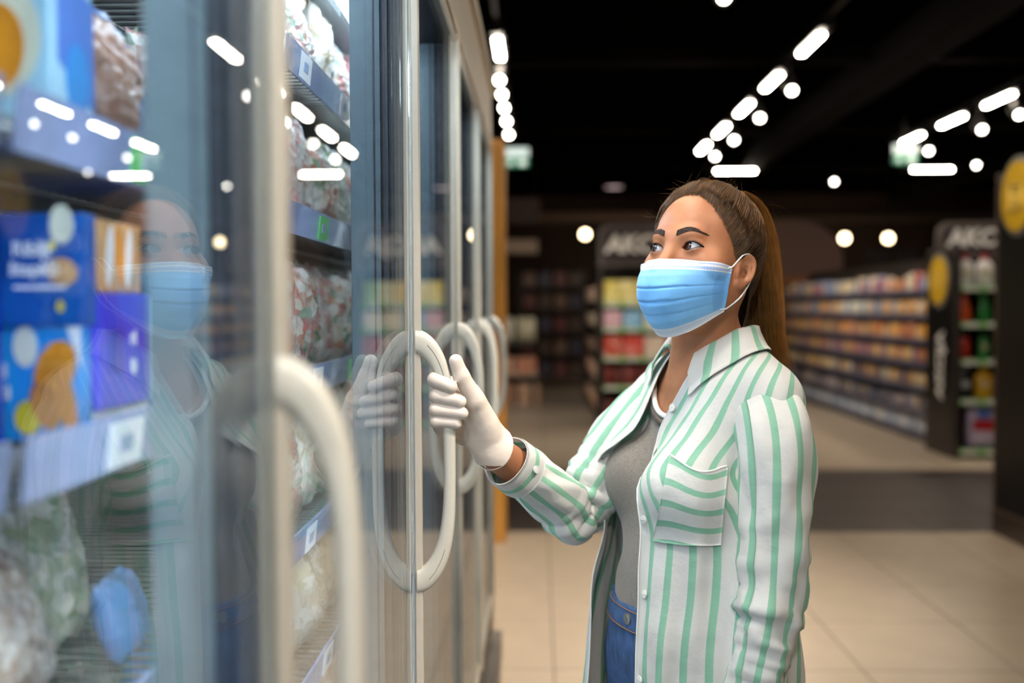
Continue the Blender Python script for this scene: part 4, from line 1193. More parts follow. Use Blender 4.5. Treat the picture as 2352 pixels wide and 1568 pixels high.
def skin_mat():
    m, nt, N, L, b = nodes_of('skin')
    tc = N.new('ShaderNodeTexCoord')
    nz = N.new('ShaderNodeTexNoise'); nz.inputs['Scale'].default_value = 30; nz.inputs['Detail'].default_value = 5
    L.new(tc.outputs['Object'], nz.inputs['Vector'])
    r = N.new('ShaderNodeValToRGB'); r.color_ramp.elements[0].color = lin((170, 110, 76)); r.color_ramp.elements[1].color = lin((190, 130, 93))
    r.color_ramp.elements[0].position = .3; r.color_ramp.elements[1].position = .7
    L.new(nz.outputs['Fac'], r.inputs[0])
    L.new(r.outputs[0], b.inputs['Base Color'])
    b.inputs['Roughness'].default_value = .46
    b.inputs['Specular IOR Level'].default_value = .4
    b.inputs['Subsurface Weight'].default_value = .12; b.inputs['Subsurface Radius'].default_value = (1, .4, .25); b.inputs['Subsurface Scale'].default_value = .006
    n2 = N.new('ShaderNodeTexNoise'); n2.inputs['Scale'].default_value = 700; L.new(tc.outputs['Object'], n2.inputs['Vector'])
    bp = N.new('ShaderNodeBump'); bp.inputs['Strength'].default_value = .06; bp.inputs['Distance'].default_value = .002
    L.new(n2.outputs['Fac'], bp.inputs['Height']); L.new(bp.outputs[0], b.inputs['Normal'])
    return m
M_skin = skin_mat()
ZC = 1.235
V1, Q1 = sdf_mesh(body_sdf, (.02, 1.32, ZC), (.48, 1.86, 1.64), .0016)
V2, Q2 = sdf_mesh(body_sdf, (-.14, 1.26, .0), (.56, 2.0, ZC + .012), .005)
body_me = fast_mesh(np.vstack([V1, V2]), np.vstack([Q1, Q2 + len(V1)]), 'person')
WOMAN = link('person', body_me, M_skin, smooth=True, label='woman in a blue face mask and open mint striped shirt gripping the freezer handle', cat='person')
BVH_H = BVHTree.FromPolygons([tuple(v) for v in V1], [tuple(q) for q in Q1.tolist()])
def part(name, me, mat, parent=None, label=None, smooth=True):
    return link(name, me, mat, parent or WOMAN, label=label, smooth=smooth)
def on_face(x, z, lift=0.0, y0=.2):
    """point of the face surface straight in front of head-local (x,z)"""
    o = hw((x, y0, z)); d = -HF
    hit = BVH_H.ray_cast(Vector(o), Vector(d), .25)
    p = np.array(hit[0]) if hit[0] is not None else hw((x, .06, z))
    return p + HF * lift

# ---------------------------------------------------------------- eyes, lashes, brows
M_sclera = pm('eye white', (196, 194, 198), .12, var=.03, coat=.6)
M_iris = pm('brown iris', (58, 32, 18), .15, var=.4, vscale=500, coat=1.0)
M_pupil = pm('pupil', (8, 6, 6), .08, coat=1.0)
M_lash = pm('lash black', (16, 11, 10), .6)
M_brow = pm('brow brown', (48, 30, 22), .8, var=.05, vscale=300)
GAZE = np.array([-.36, .92, .12]); GAZE = GAZE / np.linalg.norm(GAZE)     # head-local, towards her right
def eye(s):
    c = np.array([s * EYE[0], EYE[1], EYE[2]])
    g = GAZE
    up = np.array([0, 0, 1.0]); rt = np.cross(g, up); rt /= np.linalg.norm(rt); u2 = np.cross(rt, g)
    R = .0126
    def cap(r0, r1, rad, n=28, k=10, bul=0.0):
        P = np.zeros((k, n, 3))
        for i, r in enumerate(np.linspace(r0, r1, k)):
            for j in range(n):
                a = 2 * math.pi * j / n
                h = math.sqrt(max(rad * rad - r * r, 0))
                P[i, j] = c + g * h + r * (math.cos(a) * rt + math.sin(a) * u2)
        return P
    m = MB()
    P = np.zeros((16, 28, 3))
    for i, th in enumerate(np.linspace(.02, math.pi - .02, 16)):
        for j in range(28):
            a = 2 * math.pi * j / 28
            P[i, j] = c + R * (math.cos(th) * g + math.sin(th) * (math.cos(a) * rt + math.sin(a) * u2))
    m.grid(hw(P), wrap=True, mi=0)
    m.grid(hw(cap(.0028, .0072, R + .0003)), wrap=True, mi=1)
    m.grid(hw(cap(.0001, .0030, R + .0004)), wrap=True, mi=2)
    part('eye', m.mesh('eye', [M_sclera, M_iris, M_pupil], True), None, label='brown eye looking towards the freezer')
def lid_pt(s, t, upper, lift=.0006, rad=.0147):
    """point on the lid margin, t from inner (-1) to outer (1)"""
    x = t * .0150
    hh = .0074 if upper else .0052
    a = .0152; R = (a * a + hh * hh) / (2 * hh)
    z = (math.sqrt(max(R * R - x * x, 0)) - R + hh) * (1 if upper else -1) + .10 * x
    y = math.sqrt(max((rad + lift) ** 2 - x * x - z * z, 1e-8))
    return np.array([s * (EYE[0] + x), EYE[1] + y, EYE[2] + z])
for s in (1, -1):
    eye(s)
    m = MB()
    ts = np.linspace(-.98, 1.06, 25)
    m.tube([hw(lid_pt(s, t, True)) for t in ts], [.0004 + .0010 * (.5 + .5 * t) for t in np.linspace(-.6, 1, 25)], 6)
    m.tube([hw(lid_pt(s, t, False)) for t in np.linspace(-.7, 1.0, 19)], [.0002 + .0004 * (.5 + .5 * t) for t in np.linspace(-1, 1, 19)], 5)
    for i in range(34):
        t = -.75 + 1.75 * i / 33
        p = lid_pt(s, t, True)
        o = np.array([s * .5 * (t + .1), .75, .55]); o /= np.linalg.norm(o)
        L = .0035 + .0030 * (t + .75) / 1.75 + RNG.uniform(-.001, .001)
        m.tube([hw(p), hw(p + o * L * .5), hw(p + o * L * .75 + np.array([0, 0, L * .5]))], [.00020, .00014, .00004], 4, cap=False)
    for i in range(18):
        t = -.5 + 1.45 * i / 17
        p = lid_pt(s, t, False); o = np.array([s * .4 * t, .8, -.6]); o /= np.linalg.norm(o)
        m.tube([hw(p), hw(p + o * .0028)], [.00016, .00006], 4, cap=False)
    part('eyelashes', m.mesh('lash', None), M_lash, label='dark lashes and lid line')
    # brow
    top = [(.0112, .0242), (.018, .0272), (.026, .0296), (.034, .0290), (.042, .0252), (.050, .0188)]
    bot = [(.0108, .0152), (.018, .0178), (.026, .0215), (.034, .0226), (.042, .0210), (.050, .0182)]
    tp, bo = catmull(top, 6), catmull(bot, 6)
    G = np.zeros((len(tp), 5, 3))
    for i in range(len(tp)):
        for j in range(5):
            f = j / 4
            x, z = tp[i] * (1 - f) + bo[i] * f
            G[i, j] = on_face(s * x, z, .0007)
    m = MB(); m.grid(G, flip=s < 0)
    for i in range(len(tp) * 3):      # single hairs
        k = RNG.integers(0, len(tp) - 1); f = RNG.uniform(0, 1)
        x, z = tp[k] * (1 - f) + bo[k] * f
        a = RNG.uniform(.3, .9) * (1 - k / len(tp)) + .05
        p0 = on_face(s * x, z, .0008); x2, z2 = x + .0025 * math.cos(a), z + .0022 * math.sin(a) - .0005
        p1 = on_face(s * x2, z2, .0011)
        m.tube([p0, p1], [.00022, .00008], 3, cap=False)
    part('eyebrow', m.mesh('brow', None), M_brow, label='dark brown arched eyebrow')

# ---------------------------------------------------------------- hair
OH = np.array([0, -.012, .022])
TH = np.radians([0, 18, 32, 42, 52, 60, 68, 76, 84, 96, 108, 120, 140, 160, 180])
EM = np.radians([47, 45, 36, 24, 10, -4, -18, -30, -24, -2, -24, -42, -52, -58, -60])
def emin(th): return np.interp(np.abs(th), TH, EM)
def hdir(th, e): return np.stack([np.sin(th) * np.cos(e), np.cos(th) * np.cos(e), np.sin(e)], -1)
def ray_r(dirs):
    """radius of the bare skull along head-local rays (no ears)"""
    r = np.full(len(dirs), .14, np.float32)
    def sk(p):
        q = p.copy().astype(np.float32); q[:, 0] = np.abs(q[:, 0])
        d = ell(q, (0, -.0065, .0225), (.0725, .0875, .0835))
        d = smin(d, ell(q, (0, .022, -.042), (.0595, .063, .080)), .03)
        return smin(d, caps(q, (0, -.03, -.04), (0, -.045, -.14), .058, .05), .03)
    for _ in range(24):
        r = r - sk(OH + dirs * r[:, None]) * .9
    return r
nth_, ne_ = 97, 30
th = np.linspace(-math.pi, math.pi, nth_)
ee = np.linspace(0, 1, ne_)
TT, EE = np.meshgrid(th, ee, indexing='ij')
lowE = emin(TT) + .05 * (np.abs(TT) < 1.5)
E_ = math.pi / 2 - .02 - (math.pi / 2 - .02 - lowE) * EE
DR = hdir(TT, E_).reshape(-1, 3)
rr_ = ray_r(DR).reshape(TT.shape)
dist = (E_ - lowE)
thick = -.0008 + .0098 * np.clip(dist / .40, 0, 1) ** .7
thick += .0009 * np.sin(TT * 46 + 3 * np.sin(E_ * 6)) * np.clip(dist / .3, 0, 1)
HC = OH + DR.reshape(TT.shape + (3,)) * (rr_ + thick)[..., None]

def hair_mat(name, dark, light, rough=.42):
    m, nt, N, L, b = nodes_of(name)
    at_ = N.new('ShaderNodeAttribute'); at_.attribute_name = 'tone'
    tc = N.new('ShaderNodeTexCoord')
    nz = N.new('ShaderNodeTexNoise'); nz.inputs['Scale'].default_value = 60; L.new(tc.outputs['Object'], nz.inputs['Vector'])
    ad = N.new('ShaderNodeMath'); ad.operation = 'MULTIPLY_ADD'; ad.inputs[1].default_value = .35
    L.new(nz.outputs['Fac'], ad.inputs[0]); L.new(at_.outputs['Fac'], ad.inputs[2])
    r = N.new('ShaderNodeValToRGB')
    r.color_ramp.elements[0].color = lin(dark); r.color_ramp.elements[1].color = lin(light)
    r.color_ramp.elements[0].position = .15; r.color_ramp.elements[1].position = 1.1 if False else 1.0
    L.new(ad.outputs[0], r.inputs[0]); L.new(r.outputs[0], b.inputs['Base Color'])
    b.inputs['Roughness'].default_value = rough; b.inputs['Specular IOR Level'].default_value = .55
    return m
M_hair = hair_mat('brown hair', (27, 17, 11), (178, 122, 58))

def strands(paths, radii, tones):
    """many 3-sided tapering tubes in one mesh; paths list of (k,3)"""
    V, F, T = [], [], []
    n0 = 0
    for p, r, t in zip(paths, radii, tones):
        k = len(p)
        T_ = np.gradient(p, axis=0); T_ /= (np.linalg.norm(T_, axis=1)[:, None] + 1e-12)
        a = np.cross(T_, np.array([.3, .5, .81])); a /= (np.linalg.norm(a, axis=1)[:, None] + 1e-12)
        b = np.cross(T_, a)
        rad = r * np.clip(np.minimum(np.minimum(1.0, (1.02 - np.linspace(0, 1, k)) * 4), .25 + np.linspace(0, 1, k) * 5), .08, 1)
        for j in range(3):
            an = 2 * math.pi * j / 3
            V.append(p + rad[:, None] * (math.cos(an) * a + math.sin(an) * b))
        idx = n0 + np.arange(k - 1)
        for j in range(3):
            j2 = (j + 1) % 3
            F.append(np.stack([idx + j * k, idx + j2 * k, idx + j2 * k + 1, idx + j * k + 1], 1))
        T.append(np.tile(np.asarray(t, float) if hasattr(t, '__len__') else np.full(k, t), 3))
        n0 += 3 * k
    me = fast_mesh(np.concatenate(V), np.concatenate(F), 'strands')
    at_ = me.attributes.new('tone', 'FLOAT', 'POINT'); at_.data.foreach_set('value', np.concatenate(T).astype(np.float32))
    return me
mcap = MB(); mcap.grid(hw(HC))
cap_me = mcap.mesh('hair', None, True)
at_ = cap_me.attributes.new('tone', 'FLOAT', 'POINT'); at_.data.foreach_set('value', np.full(len(cap_me.vertices), .08, np.float32))
HAIR = part('hair', cap_me, M_hair, label='brown hair drawn back into a high ponytail')
PB = np.array([0, -.058, .106])            # where the ponytail is tied
pbd = PB - OH; pbd /= np.linalg.norm(pbd)
NS, KS = 6500, 12
t0 = RNG.uniform(-math.pi, math.pi, NS); t0 = np.where(RNG.random(NS) < .45, RNG.uniform(-1.75, 1.75, NS), t0)
e0 = emin(t0) + RNG.normal(0, .035, NS) + np.where(RNG.random(NS) < .55, 0, RNG.uniform(0, .6, NS))
d0 = hdir(t0, e0)
om = np.arccos(np.clip(d0 @ pbd, -1, 1))
ok = om > .15
t0, e0, d0, om = t0[ok], e0[ok], d0[ok], om[ok]
NS = len(t0)
sv = np.linspace(0, 1, KS)
dd = (np.sin((1 - sv)[None] * om[:, None])[..., None] * d0[:, None] + np.sin(sv[None] * om[:, None])[..., None] * pbd) / np.sin(om)[:, None, None]
dd = dd + np.array([0, 0, -.10]) * (np.sin(sv * math.pi)[None] * np.abs(np.sin(t0))[:, None])[..., None]
dd = dd + (.012 * np.sin(sv[None] * RNG.uniform(4, 8, NS)[:, None] + RNG.uniform(0, 6, NS)[:, None]) * np.clip(sv * 3, 0, 1)[None])[..., None] * np.array([.3, .2, .9])
dd /= np.linalg.norm(dd, axis=-1, keepdims=True)
az = np.arctan2(dd[..., 0], dd[..., 1]); el_ = np.arcsin(np.clip(dd[..., 2], -1, 1))
rad_ = ray_r(dd.reshape(-1, 3)).reshape(NS, KS) + .0004 + .0104 * np.clip((el_ - emin(az)) / .40, 0, 1) ** .7 + (RNG.normal(0, .0014, NS)[:, None] + .0007 * np.sin(sv[None] * RNG.uniform(5, 11, NS)[:, None] + RNG.uniform(0, 6, NS)[:, None])) * np.clip(sv * 4, 0, 1)[None] + .0012 * np.sin(sv * math.pi)[None]
pp = hw((OH + dd * rad_[..., None]).reshape(-1, 3)).reshape(NS, KS, 3)
paths = list(pp); radii = list(RNG.uniform(.00018, .00042, NS))
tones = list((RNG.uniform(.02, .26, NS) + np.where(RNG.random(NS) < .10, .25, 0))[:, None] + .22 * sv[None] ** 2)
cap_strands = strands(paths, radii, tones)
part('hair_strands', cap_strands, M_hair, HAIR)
# ponytail
B0 = hw(PB)
ctrl = np.array([(0, 0, 0), (.010, .012, .012), (.042, .045, -.012), (.060, .066, -.075), (.066, .072, -.16), (.070, .072, -.235), (.104, .098, -.300)])
paths, radii, tones = [], [], []
side = np.cross(np.array([.68, .73, 0]), (0, 0, 1))
CTL = catmull(ctrl, 4)
for i in range(3600):
    a, q = RNG.uniform(0, 2 * math.pi), math.sqrt(RNG.uniform(0, 1))
    L = RNG.uniform(.72, 1.0)
    c = CTL
    k = max(8, int(len(c) * L)); c = c[:k]
    s = np.linspace(0, L, k)
    wx = .010 + .030 * np.clip(s * 1.6, 0, 1) ** .8 + .010 * s; wy = .009 + .014 * np.clip(s * 2, 0, 1)
    # splay of the ends
    n1, n2 = RNG.normal(0, 1, 2)
    px_, py_ = q * math.cos(a), q * math.sin(a)
    off = side[None] * (px_ * wx * .75 + .006 * n1 * s ** 3)[:, None] + np.array([.68, .73, 0])[None] * (py_ * wy * 1.25 + .008 * n2 * s ** 3)[:, None]
    off += np.array([.68, .73, .2])[None] * (.010 * np.sin(math.pi * s) * py_)[:, None]
    ph = RNG.uniform(0, 6)
    off += .0018 * np.sin(s * 9 + ph)[:, None] * side[None]
    paths.append(B0 + c + off); radii.append(RNG.uniform(.00022, .0006))
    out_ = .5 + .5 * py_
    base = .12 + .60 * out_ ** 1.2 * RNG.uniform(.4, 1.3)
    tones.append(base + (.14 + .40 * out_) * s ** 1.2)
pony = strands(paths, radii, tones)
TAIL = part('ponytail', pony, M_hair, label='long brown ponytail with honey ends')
# tied lock round the base
m = MB(); m.tube([B0 + np.array(q) for q in [(-.01, -.016, .0), (.0, -.004, .016), (.012, .014, .006), (.006, .014, -.014), (-.008, -.004, -.016), (-.012, -.016, -.002)]], .006, 8)
lock = m.mesh('lock', None, True); a_ = lock.attributes.new('tone', 'FLOAT', 'POINT'); a_.data.foreach_set('value', np.full(len(lock.vertices), .25, np.float32))
part('hair_tie', lock, M_hair, TAIL)
# flyaway hairs
paths, radii, tones = [], [], []
for i in range(150):
    t0, e0 = RNG.uniform(-2.8, 2.8), RNG.uniform(.2, 1.5)
    e0 = max(e0, emin(t0) + .02)
    d0 = hdir(np.array(t0), np.array(e0)); r0 = ray_r(d0[None])[0] + .008
    tang = np.cross(d0, RNG.normal(0, 1, 3)); tang /= np.linalg.norm(tang)
    L = RNG.uniform(.012, .045); s = np.linspace(0, 1, 8)[:, None]
    p = OH + d0 * r0 + d0 * (L * .6 * s ** 1.5) * RNG.uniform(.2, 1) + tang * L * s + np.cross(d0, tang) * L * .4 * s ** 2 * RNG.normal()
    paths.append(hw(p)); radii.append(.00009); tones.append(.35)
for i in range(120):
    c = catmull(ctrl, 4); j = RNG.integers(4, len(c) - 6)
    o = B0 + c[j] + side * RNG.normal(0, .02)
    v = np.array([.7, .6, RNG.uniform(-.6, .3)]) + RNG.normal(0, .4, 3); v /= np.linalg.norm(v)
    L = RNG.uniform(.02, .06); s = np.linspace(0, 1, 9)[:, None]
    p = o + v * .012 + v * L * s + np.array([0, 0, -1]) * L * .9 * s ** 2 + RNG.normal(0, .3, 3) * L * s ** 2 * .6
    paths.append(p); radii.append(.00009); tones.append(.5)
part('flyaway_hairs', strands(paths, radii, tones), M_hair, HAIR)

# ---------------------------------------------------------------- face mask
def mask_pt(s, t):
    """s -1..1 from her right to her left, t 0 top .. 1 bottom; head-local"""
    s = np.asarray(s, float); t = np.asarray(t, float)
    half = .0735 - .009 * t - .012 * np.clip(t - .55, 0, 1) ** 1.2
    x = s * half
    ztop, zbot = -.0235 + .002 * np.abs(s), -.134 + .046 * np.abs(s) ** 2.2
    z = ztop + (zbot - ztop) * t
    yc = np.interp(t, [0, .12, .25, .45, .65, .85, 1.0], [.1045, .114, .121, .123, .115, .098, .072])
    ye = np.interp(t, [0, .5, 1], [.030, .030, .022])
    pw = np.interp(t, [0, .2, .5, 1], [2.3, 2.5, 2.7, 2.3])
    y = ye + (yc - ye) * np.clip(1 - np.abs(s) ** pw, 0, 1) ** .92
    y = y - .003 * np.abs(s)
    # pleats
    w = np.clip(1 - np.abs(s) ** 6, 0, 1)
    for tp, dd in ((.40, .0020), (.58, .0019), (.74, .0014)):
        f = (t - tp + .015 * s * 0 - .02 * np.abs(s)) / .05
        y = y + dd * w * np.where(f < 0, np.exp(-(f / 2.6) ** 2), -.9 * np.exp(-(f / .5) ** 2) + .0)
    y = y + .0012 * np.sin(s * 9 + t * 5) * np.sin(t * 7) * w
    return np.stack([x, y, z], -1)
S_, T_ = np.meshgrid(np.linspace(-1, 1, 73), np.linspace(0, 1, 81), indexing='ij')
MP = mask_pt(S_, T_)
def face_y(x, z):
    yy = np.full(x.size, .16, np.float32)
    q = np.stack([x.ravel(), yy, z.ravel()], 1).astype(np.float32)
    for _ in range(26):
        q[:, 1] -= np.clip(head_sdf(q), -.01, .03) * .85
    return q[:, 1].reshape(x.shape)
_fy = face_y(MP[..., 0], MP[..., 2]) + .0028
_fy = np.where((_fy > .01) & (np.abs(S_) < .78), _fy, 0)
MP[..., 1] = smax(MP[..., 1], _fy, .004)
_q = MP.reshape(-1, 3).astype(np.float32)
def face_plain(q): return head_sdf(q)
for _ in range(8):
    _d = head_sdf(_q)
    _g = np.stack([head_sdf(_q + np.array(v, np.float32)) for v in ((.002, 0, 0), (0, .002, 0), (0, 0, .002))], 1) - _d[:, None]
    _g[:, 2] *= .2
    _g /= np.linalg.norm(_g, axis=1)[:, None] + 1e-9
    _q = _q + _g * np.clip(.0026 - _d, 0, .01)[:, None]
MP = _q.reshape(MP.shape).astype(float)
def mask_mat():
    m, nt, N, L, b = nodes_of('mask blue')
    uv = N.new('ShaderNodeUVMap'); uv.uv_map = 'UVMap'
    sx = N.new('ShaderNodeSeparateXYZ'); L.new(uv.outputs[0], sx.inputs[0])
    rp = N.new('ShaderNodeValToRGB'); rp.color_ramp.interpolation = 'LINEAR'
    st = [(0, (236, 240, 250)), (.030, (236, 240, 250)), (.033, (176, 198, 240)), (.05, (186, 206, 242)), (.052, (238, 242, 250)), (.085, (238, 242, 250)), (.088, (180, 202, 242)), (.135, (178, 204, 244)), (.14, (232, 240, 250)), (.155, (232, 240, 250)), (.16, (128, 192, 246)), (.42, (110, 180, 244)), (.62, (114, 184, 245)), (.905, (132, 196, 246)), (.912, (214, 228, 246)), (1.0, (238, 242, 250))]
    el = rp.color_ramp.elements
    while len(el) < len(st): el.new(.5)
    for i, (p, c) in enumerate(st): el[i].position = p; el[i].color = lin(c)
    L.new(sx.outputs[1], rp.inputs[0])
    # stitched dots near the side edges and along the bands
    def cmp(a, op, v):
        n = N.new('ShaderNodeMath'); n.operation = op; L.new(a, n.inputs[0]); n.inputs[1].default_value = v; return n.outputs[0]
    def mul(a, b_):
        n = N.new('ShaderNodeMath'); n.operation = 'MULTIPLY'; L.new(a, n.inputs[0]); L.new(b_, n.inputs[1]); return n.outputs[0]
    X, Yv = sx.outputs[0], sx.outputs[1]
    dash = cmp(cmp(cmp(X, 'MULTIPLY', 95.0), 'FRACT', 0), 'LESS_THAN', .55)
    rows = None
    for r0 in (.036, .098, .115, .128, .935, .955):
        w = mul(cmp(Yv, 'GREATER_THAN', r0), cmp(Yv, 'LESS_THAN', r0 + .006))
        rows = w if rows is None else (lambda a, b_: (lambda n: (L.new(a, n.inputs[0]), L.new(b_, n.inputs[1]), n.outputs[0])[2])(N.new('ShaderNodeMath')))(rows, w)
    d1 = mul(rows, dash)
    col = cmp(cmp(cmp(X, 'MULTIPLY', 120.0), 'FRACT', 0), 'LESS_THAN', .5)
    edge = mul(cmp(X, 'GREATER_THAN', .945), cmp(X, 'LESS_THAN', .985))
    edge2 = mul(cmp(X, 'GREATER_THAN', .015), cmp(X, 'LESS_THAN', .055))
    rowd = cmp(cmp(cmp(Yv, 'MULTIPLY', 62.0), 'FRACT', 0), 'LESS_THAN', .45)
    ea = N.new('ShaderNodeMath'); L.new(edge, ea.inputs[0]); L.new(edge2, ea.inputs[1])
    d2 = mul(mul(ea.outputs[0], rowd), mul(cmp(Yv, 'GREATER_THAN', .2), cmp(Yv, 'LESS_THAN', .88)))
    sm = N.new('ShaderNodeMath'); sm.use_clamp = True; L.new(d1, sm.inputs[0]); L.new(d2, sm.inputs[1])
    mx = N.new('ShaderNodeMix'); mx.data_type = 'RGBA'; mx.inputs[7].default_value = lin((66, 120, 206))
    sc = N.new('ShaderNodeMath'); sc.operation = 'MULTIPLY'; sc.inputs[1].default_value = .6; L.new(sm.outputs[0], sc.inputs[0])
    L.new(sc.outputs[0], mx.inputs[0]); L.new(rp.outputs[0], mx.inputs[6])
    nz = N.new('ShaderNodeTexNoise'); nz.inputs['Scale'].default_value = 60; nz.inputs['Detail'].default_value = 6
    tc = N.new('ShaderNodeTexCoord'); L.new(tc.outputs['Object'], nz.inputs['Vector'])
    hv = N.new('ShaderNodeHueSaturation'); mr = N.new('ShaderNodeMapRange'); mr.inputs[3].default_value = .9; mr.inputs[4].default_value = 1.1
    L.new(nz.outputs['Fac'], mr.inputs[0]); L.new(mr.outputs[0], hv.inputs['Value']); L.new(mx.outputs[2], hv.inputs['Color'])
    L.new(hv.outputs[0], b.inputs['Base Color'])
    b.inputs['Roughness'].default_value = .75; b.inputs['Sheen Weight'].default_value = .15
    bp = N.new('ShaderNodeBump'); bp.inputs['Strength'].default_value = .12; bp.inputs['Distance'].default_value = .003
    L.new(nz.outputs['Fac'], bp.inputs['Height']); L.new(bp.outputs[0], b.inputs['Normal'])
    return m
def uv_grid_mesh(P, U, Vv, name, flip=False, thick=0.0, tone=None):
    """surface (a,b,3) with UVs; optional thickness added as a second shell"""
    a, b = P.shape[:2]
    idx = np.arange(a * b).reshape(a, b)
    q = np.stack([idx[:-1, :-1], idx[:-1, 1:], idx[1:, 1:], idx[1:, :-1]], -1).reshape(-1, 4)
    if flip: q = q[:, ::-1]
    V = P.reshape(-1, 3); uv = np.stack([U.ravel(), Vv.ravel()], 1)
    if thick:
        du = np.gradient(P, axis=0); dv = np.gradient(P, axis=1)
        n = np.cross(du, dv); n /= (np.linalg.norm(n, axis=-1, keepdims=True) + 1e-12)
        if not flip: n = -n
        n = n.reshape(-1, 3)
        N0 = len(V)
        loop = np.concatenate([idx[:, 0], idx[-1, 1:], idx[-2::-1, -1], idx[0, -2:0:-1]])
        l2 = np.roll(loop, -1)
        rim = np.stack([loop, l2, l2 + N0, loop + N0], 1)
        q = np.vstack([q, q[:, ::-1] + N0, rim if flip else rim[:, ::-1]])
        V = np.vstack([V, V + n * thick]); uv = np.vstack([uv, uv])
    me = fast_mesh(V, q, name)
    ul = me.uv_layers.new(name='UVMap')
    li = np.zeros(len(me.loops), np.int32); me.loops.foreach_get('vertex_index', li)
    ul.data.foreach_set('uv', uv[li].ravel().astype(np.float32))
    return me
MASK = part('face_mask', uv_grid_mesh(hw(MP), (S_ + 1) / 2, T_, 'mask', flip=False, thick=.0012), mask_mat(), label='pale blue pleated surgical mask')
M_loop = pm('white elastic', (240, 240, 240), .6, var=.02)
for s in (1, -1):
    c0, c1 = MP[-2 if s > 0 else 1, 6], MP[-2 if s > 0 else 1, 75]
    pts = [c0 + (s * .0012, .004, 0), c0 + (s * .003, -.006, .004), (s * .0765, .014, -.008), (s * .0785, .006, -.0005), (s * .079, -.008, .002), (s * .077, -.016, -.006)]
    MBt = MB().tube(hw(catmull(pts, 5)), .0013, 8); MBt.build('ear_loop', M_loop, MASK, smooth=True)
    pts = [c1 + (s * .0012, .003, 0), c1 + (s * .003, -.010, .004), (s * .0735, .002, -.066), (s * .0765, -.010, -.050), (s * .078, -.018, -.035)]
    MB().tube(hw(catmull(pts, 5)), .0013, 8).build('ear_loop', M_loop, MASK, smooth=True)
# ================================================================== clothes
def torso_bounds(z0, z1): return (.0, 1.28, z0), (.50, 1.86, z1)
def heather():
    m, nt, N, L, b = nodes_of('grey heather jersey')
    tc = N.new('ShaderNodeTexCoord'); mp = N.new('ShaderNodeMapping'); mp.inputs['Scale'].default_value = (1, 1, 5)
    L.new(tc.outputs['Object'], mp.inputs[0])
    nz = N.new('ShaderNodeTexNoise'); nz.inputs['Scale'].default_value = 260; nz.inputs['Detail'].default_value = 5; L.new(mp.outputs[0], nz.inputs['Vector'])
    r = N.new('ShaderNodeValToRGB'); r.color_ramp.elements[0].position = .30; r.color_ramp.elements[1].position = .56
    r.color_ramp.elements[0].color = lin((96, 90, 83)); r.color_ramp.elements[1].color = lin((128, 122, 114))
    L.new(nz.outputs['Fac'], r.inputs[0]); L.new(r.outputs[0], b.inputs['Base Color'])
    b.inputs['Roughness'].default_value = .9; b.inputs['Sheen Weight'].default_value = .2
    bp = N.new('ShaderNodeBump'); bp.inputs['Strength'].default_value = .15; bp.inputs['Distance'].default_value = .002
    L.new(nz.outputs['Fac'], bp.inputs['Height']); L.new(bp.outputs[0], b.inputs['Normal'])
    return m
M_tank = heather()
def zneck(u, w): return np.where(w > 0, 1.2465 + 7.0 * u * u, 1.31 + 4 * u * u)
def tank_sdf(P):
    t = to_t(P)
    d = torso_core(t) - .0045
    f = .0022 * np.sin(t[:, 2] * 70 + 5 * np.sin(t[:, 0] * 20)) * np.clip((1.10 - t[:, 2]) / .08, 0, 1)
    d = d - f
    d = np.maximum(d, (t[:, 2] - zneck(t[:, 0], t[:, 1])) * .8)
    return np.maximum(d, .935 - t[:, 2])
V, Q = sdf_mesh(tank_sdf, *torso_bounds(.90, 1.36), .0032)
TANK = part('tank_top', fast_mesh(V, Q, 'tank'), M_tank, label='grey heather tank top')
def core_w(u, z, off=.0):
    """front surface w of the torso at (u,z)"""
    w = np.full(len(u), .30, np.float32)
    for _ in range(40):
        w = w - (torso_core(np.stack([u, w, z], 1).astype(np.float32)) - off) * .85
    return w
uu = np.linspace(-.085, .085, 41)
zz = zneck(uu, np.ones_like(uu))
ww = core_w(uu, zz, .004)
MB().tube([tw(a, b_ + .001, c + .004) for a, b_, c in zip(uu, ww, zz)], .0045, 8).build('neck_binding', pm('white binding', (236, 234, 228), .8, bump=.3, bscale=300), TANK, smooth=True)
MB().tube([tw(a, b_ + .0025, c - .007) for a, b_, c in zip(uu, ww, zz)], .0062, 8).build('rib_trim', pm('grey knit trim', (92, 84, 76), .9, var=.4, vscale=350, bump=.5, bscale=300), TANK, smooth=True)

# jeans and shoes
M_denim = pm('denim', (58, 86, 128), .8, var=.35, vscale=70, stretch=(1, 1, .5), bump=.15, bscale=500)
M_stitch = pm('orange stitch', (176, 118, 50), .7)
def jeans_sdf(P):
    t = to_t(P)
    q = t.copy(); q[:, 0] = np.abs(q[:, 0])
    d = smin(torso_core(t), caps(q, (.082, .03, .83), (.088, .04, .47), .090, .058), .03)
    d = smin(d, caps(q, (.088, .04, .47), (.09, .005, .10), .058, .042), .03) - .006
    d = np.maximum(d, t[:, 2] - .957)
    return np.maximum(d, .085 - t[:, 2])
V, Q = sdf_mesh(jeans_sdf, (-.05, 1.26, .06), (.56, 1.92, .99), .005)
JEANS = part('jeans', fast_mesh(V, Q, 'jeans'), M_denim, label='blue denim jeans')
V, Q = sdf_mesh(lambda P: (lambda t: np.maximum(torso_core(t) - .0095, np.abs(t[:, 2] - .944) - .019))(to_t(P)), *torso_bounds(.90, .99), .0035)
part('waistband', fast_mesh(V, Q, 'band'), M_denim, JEANS)
ub, zb = np.array([.004]), np.array([.945])
wb = core_w(ub, zb, .0095)[0]
fwn = FW
bt = tw(.004, wb - .0005, .945)
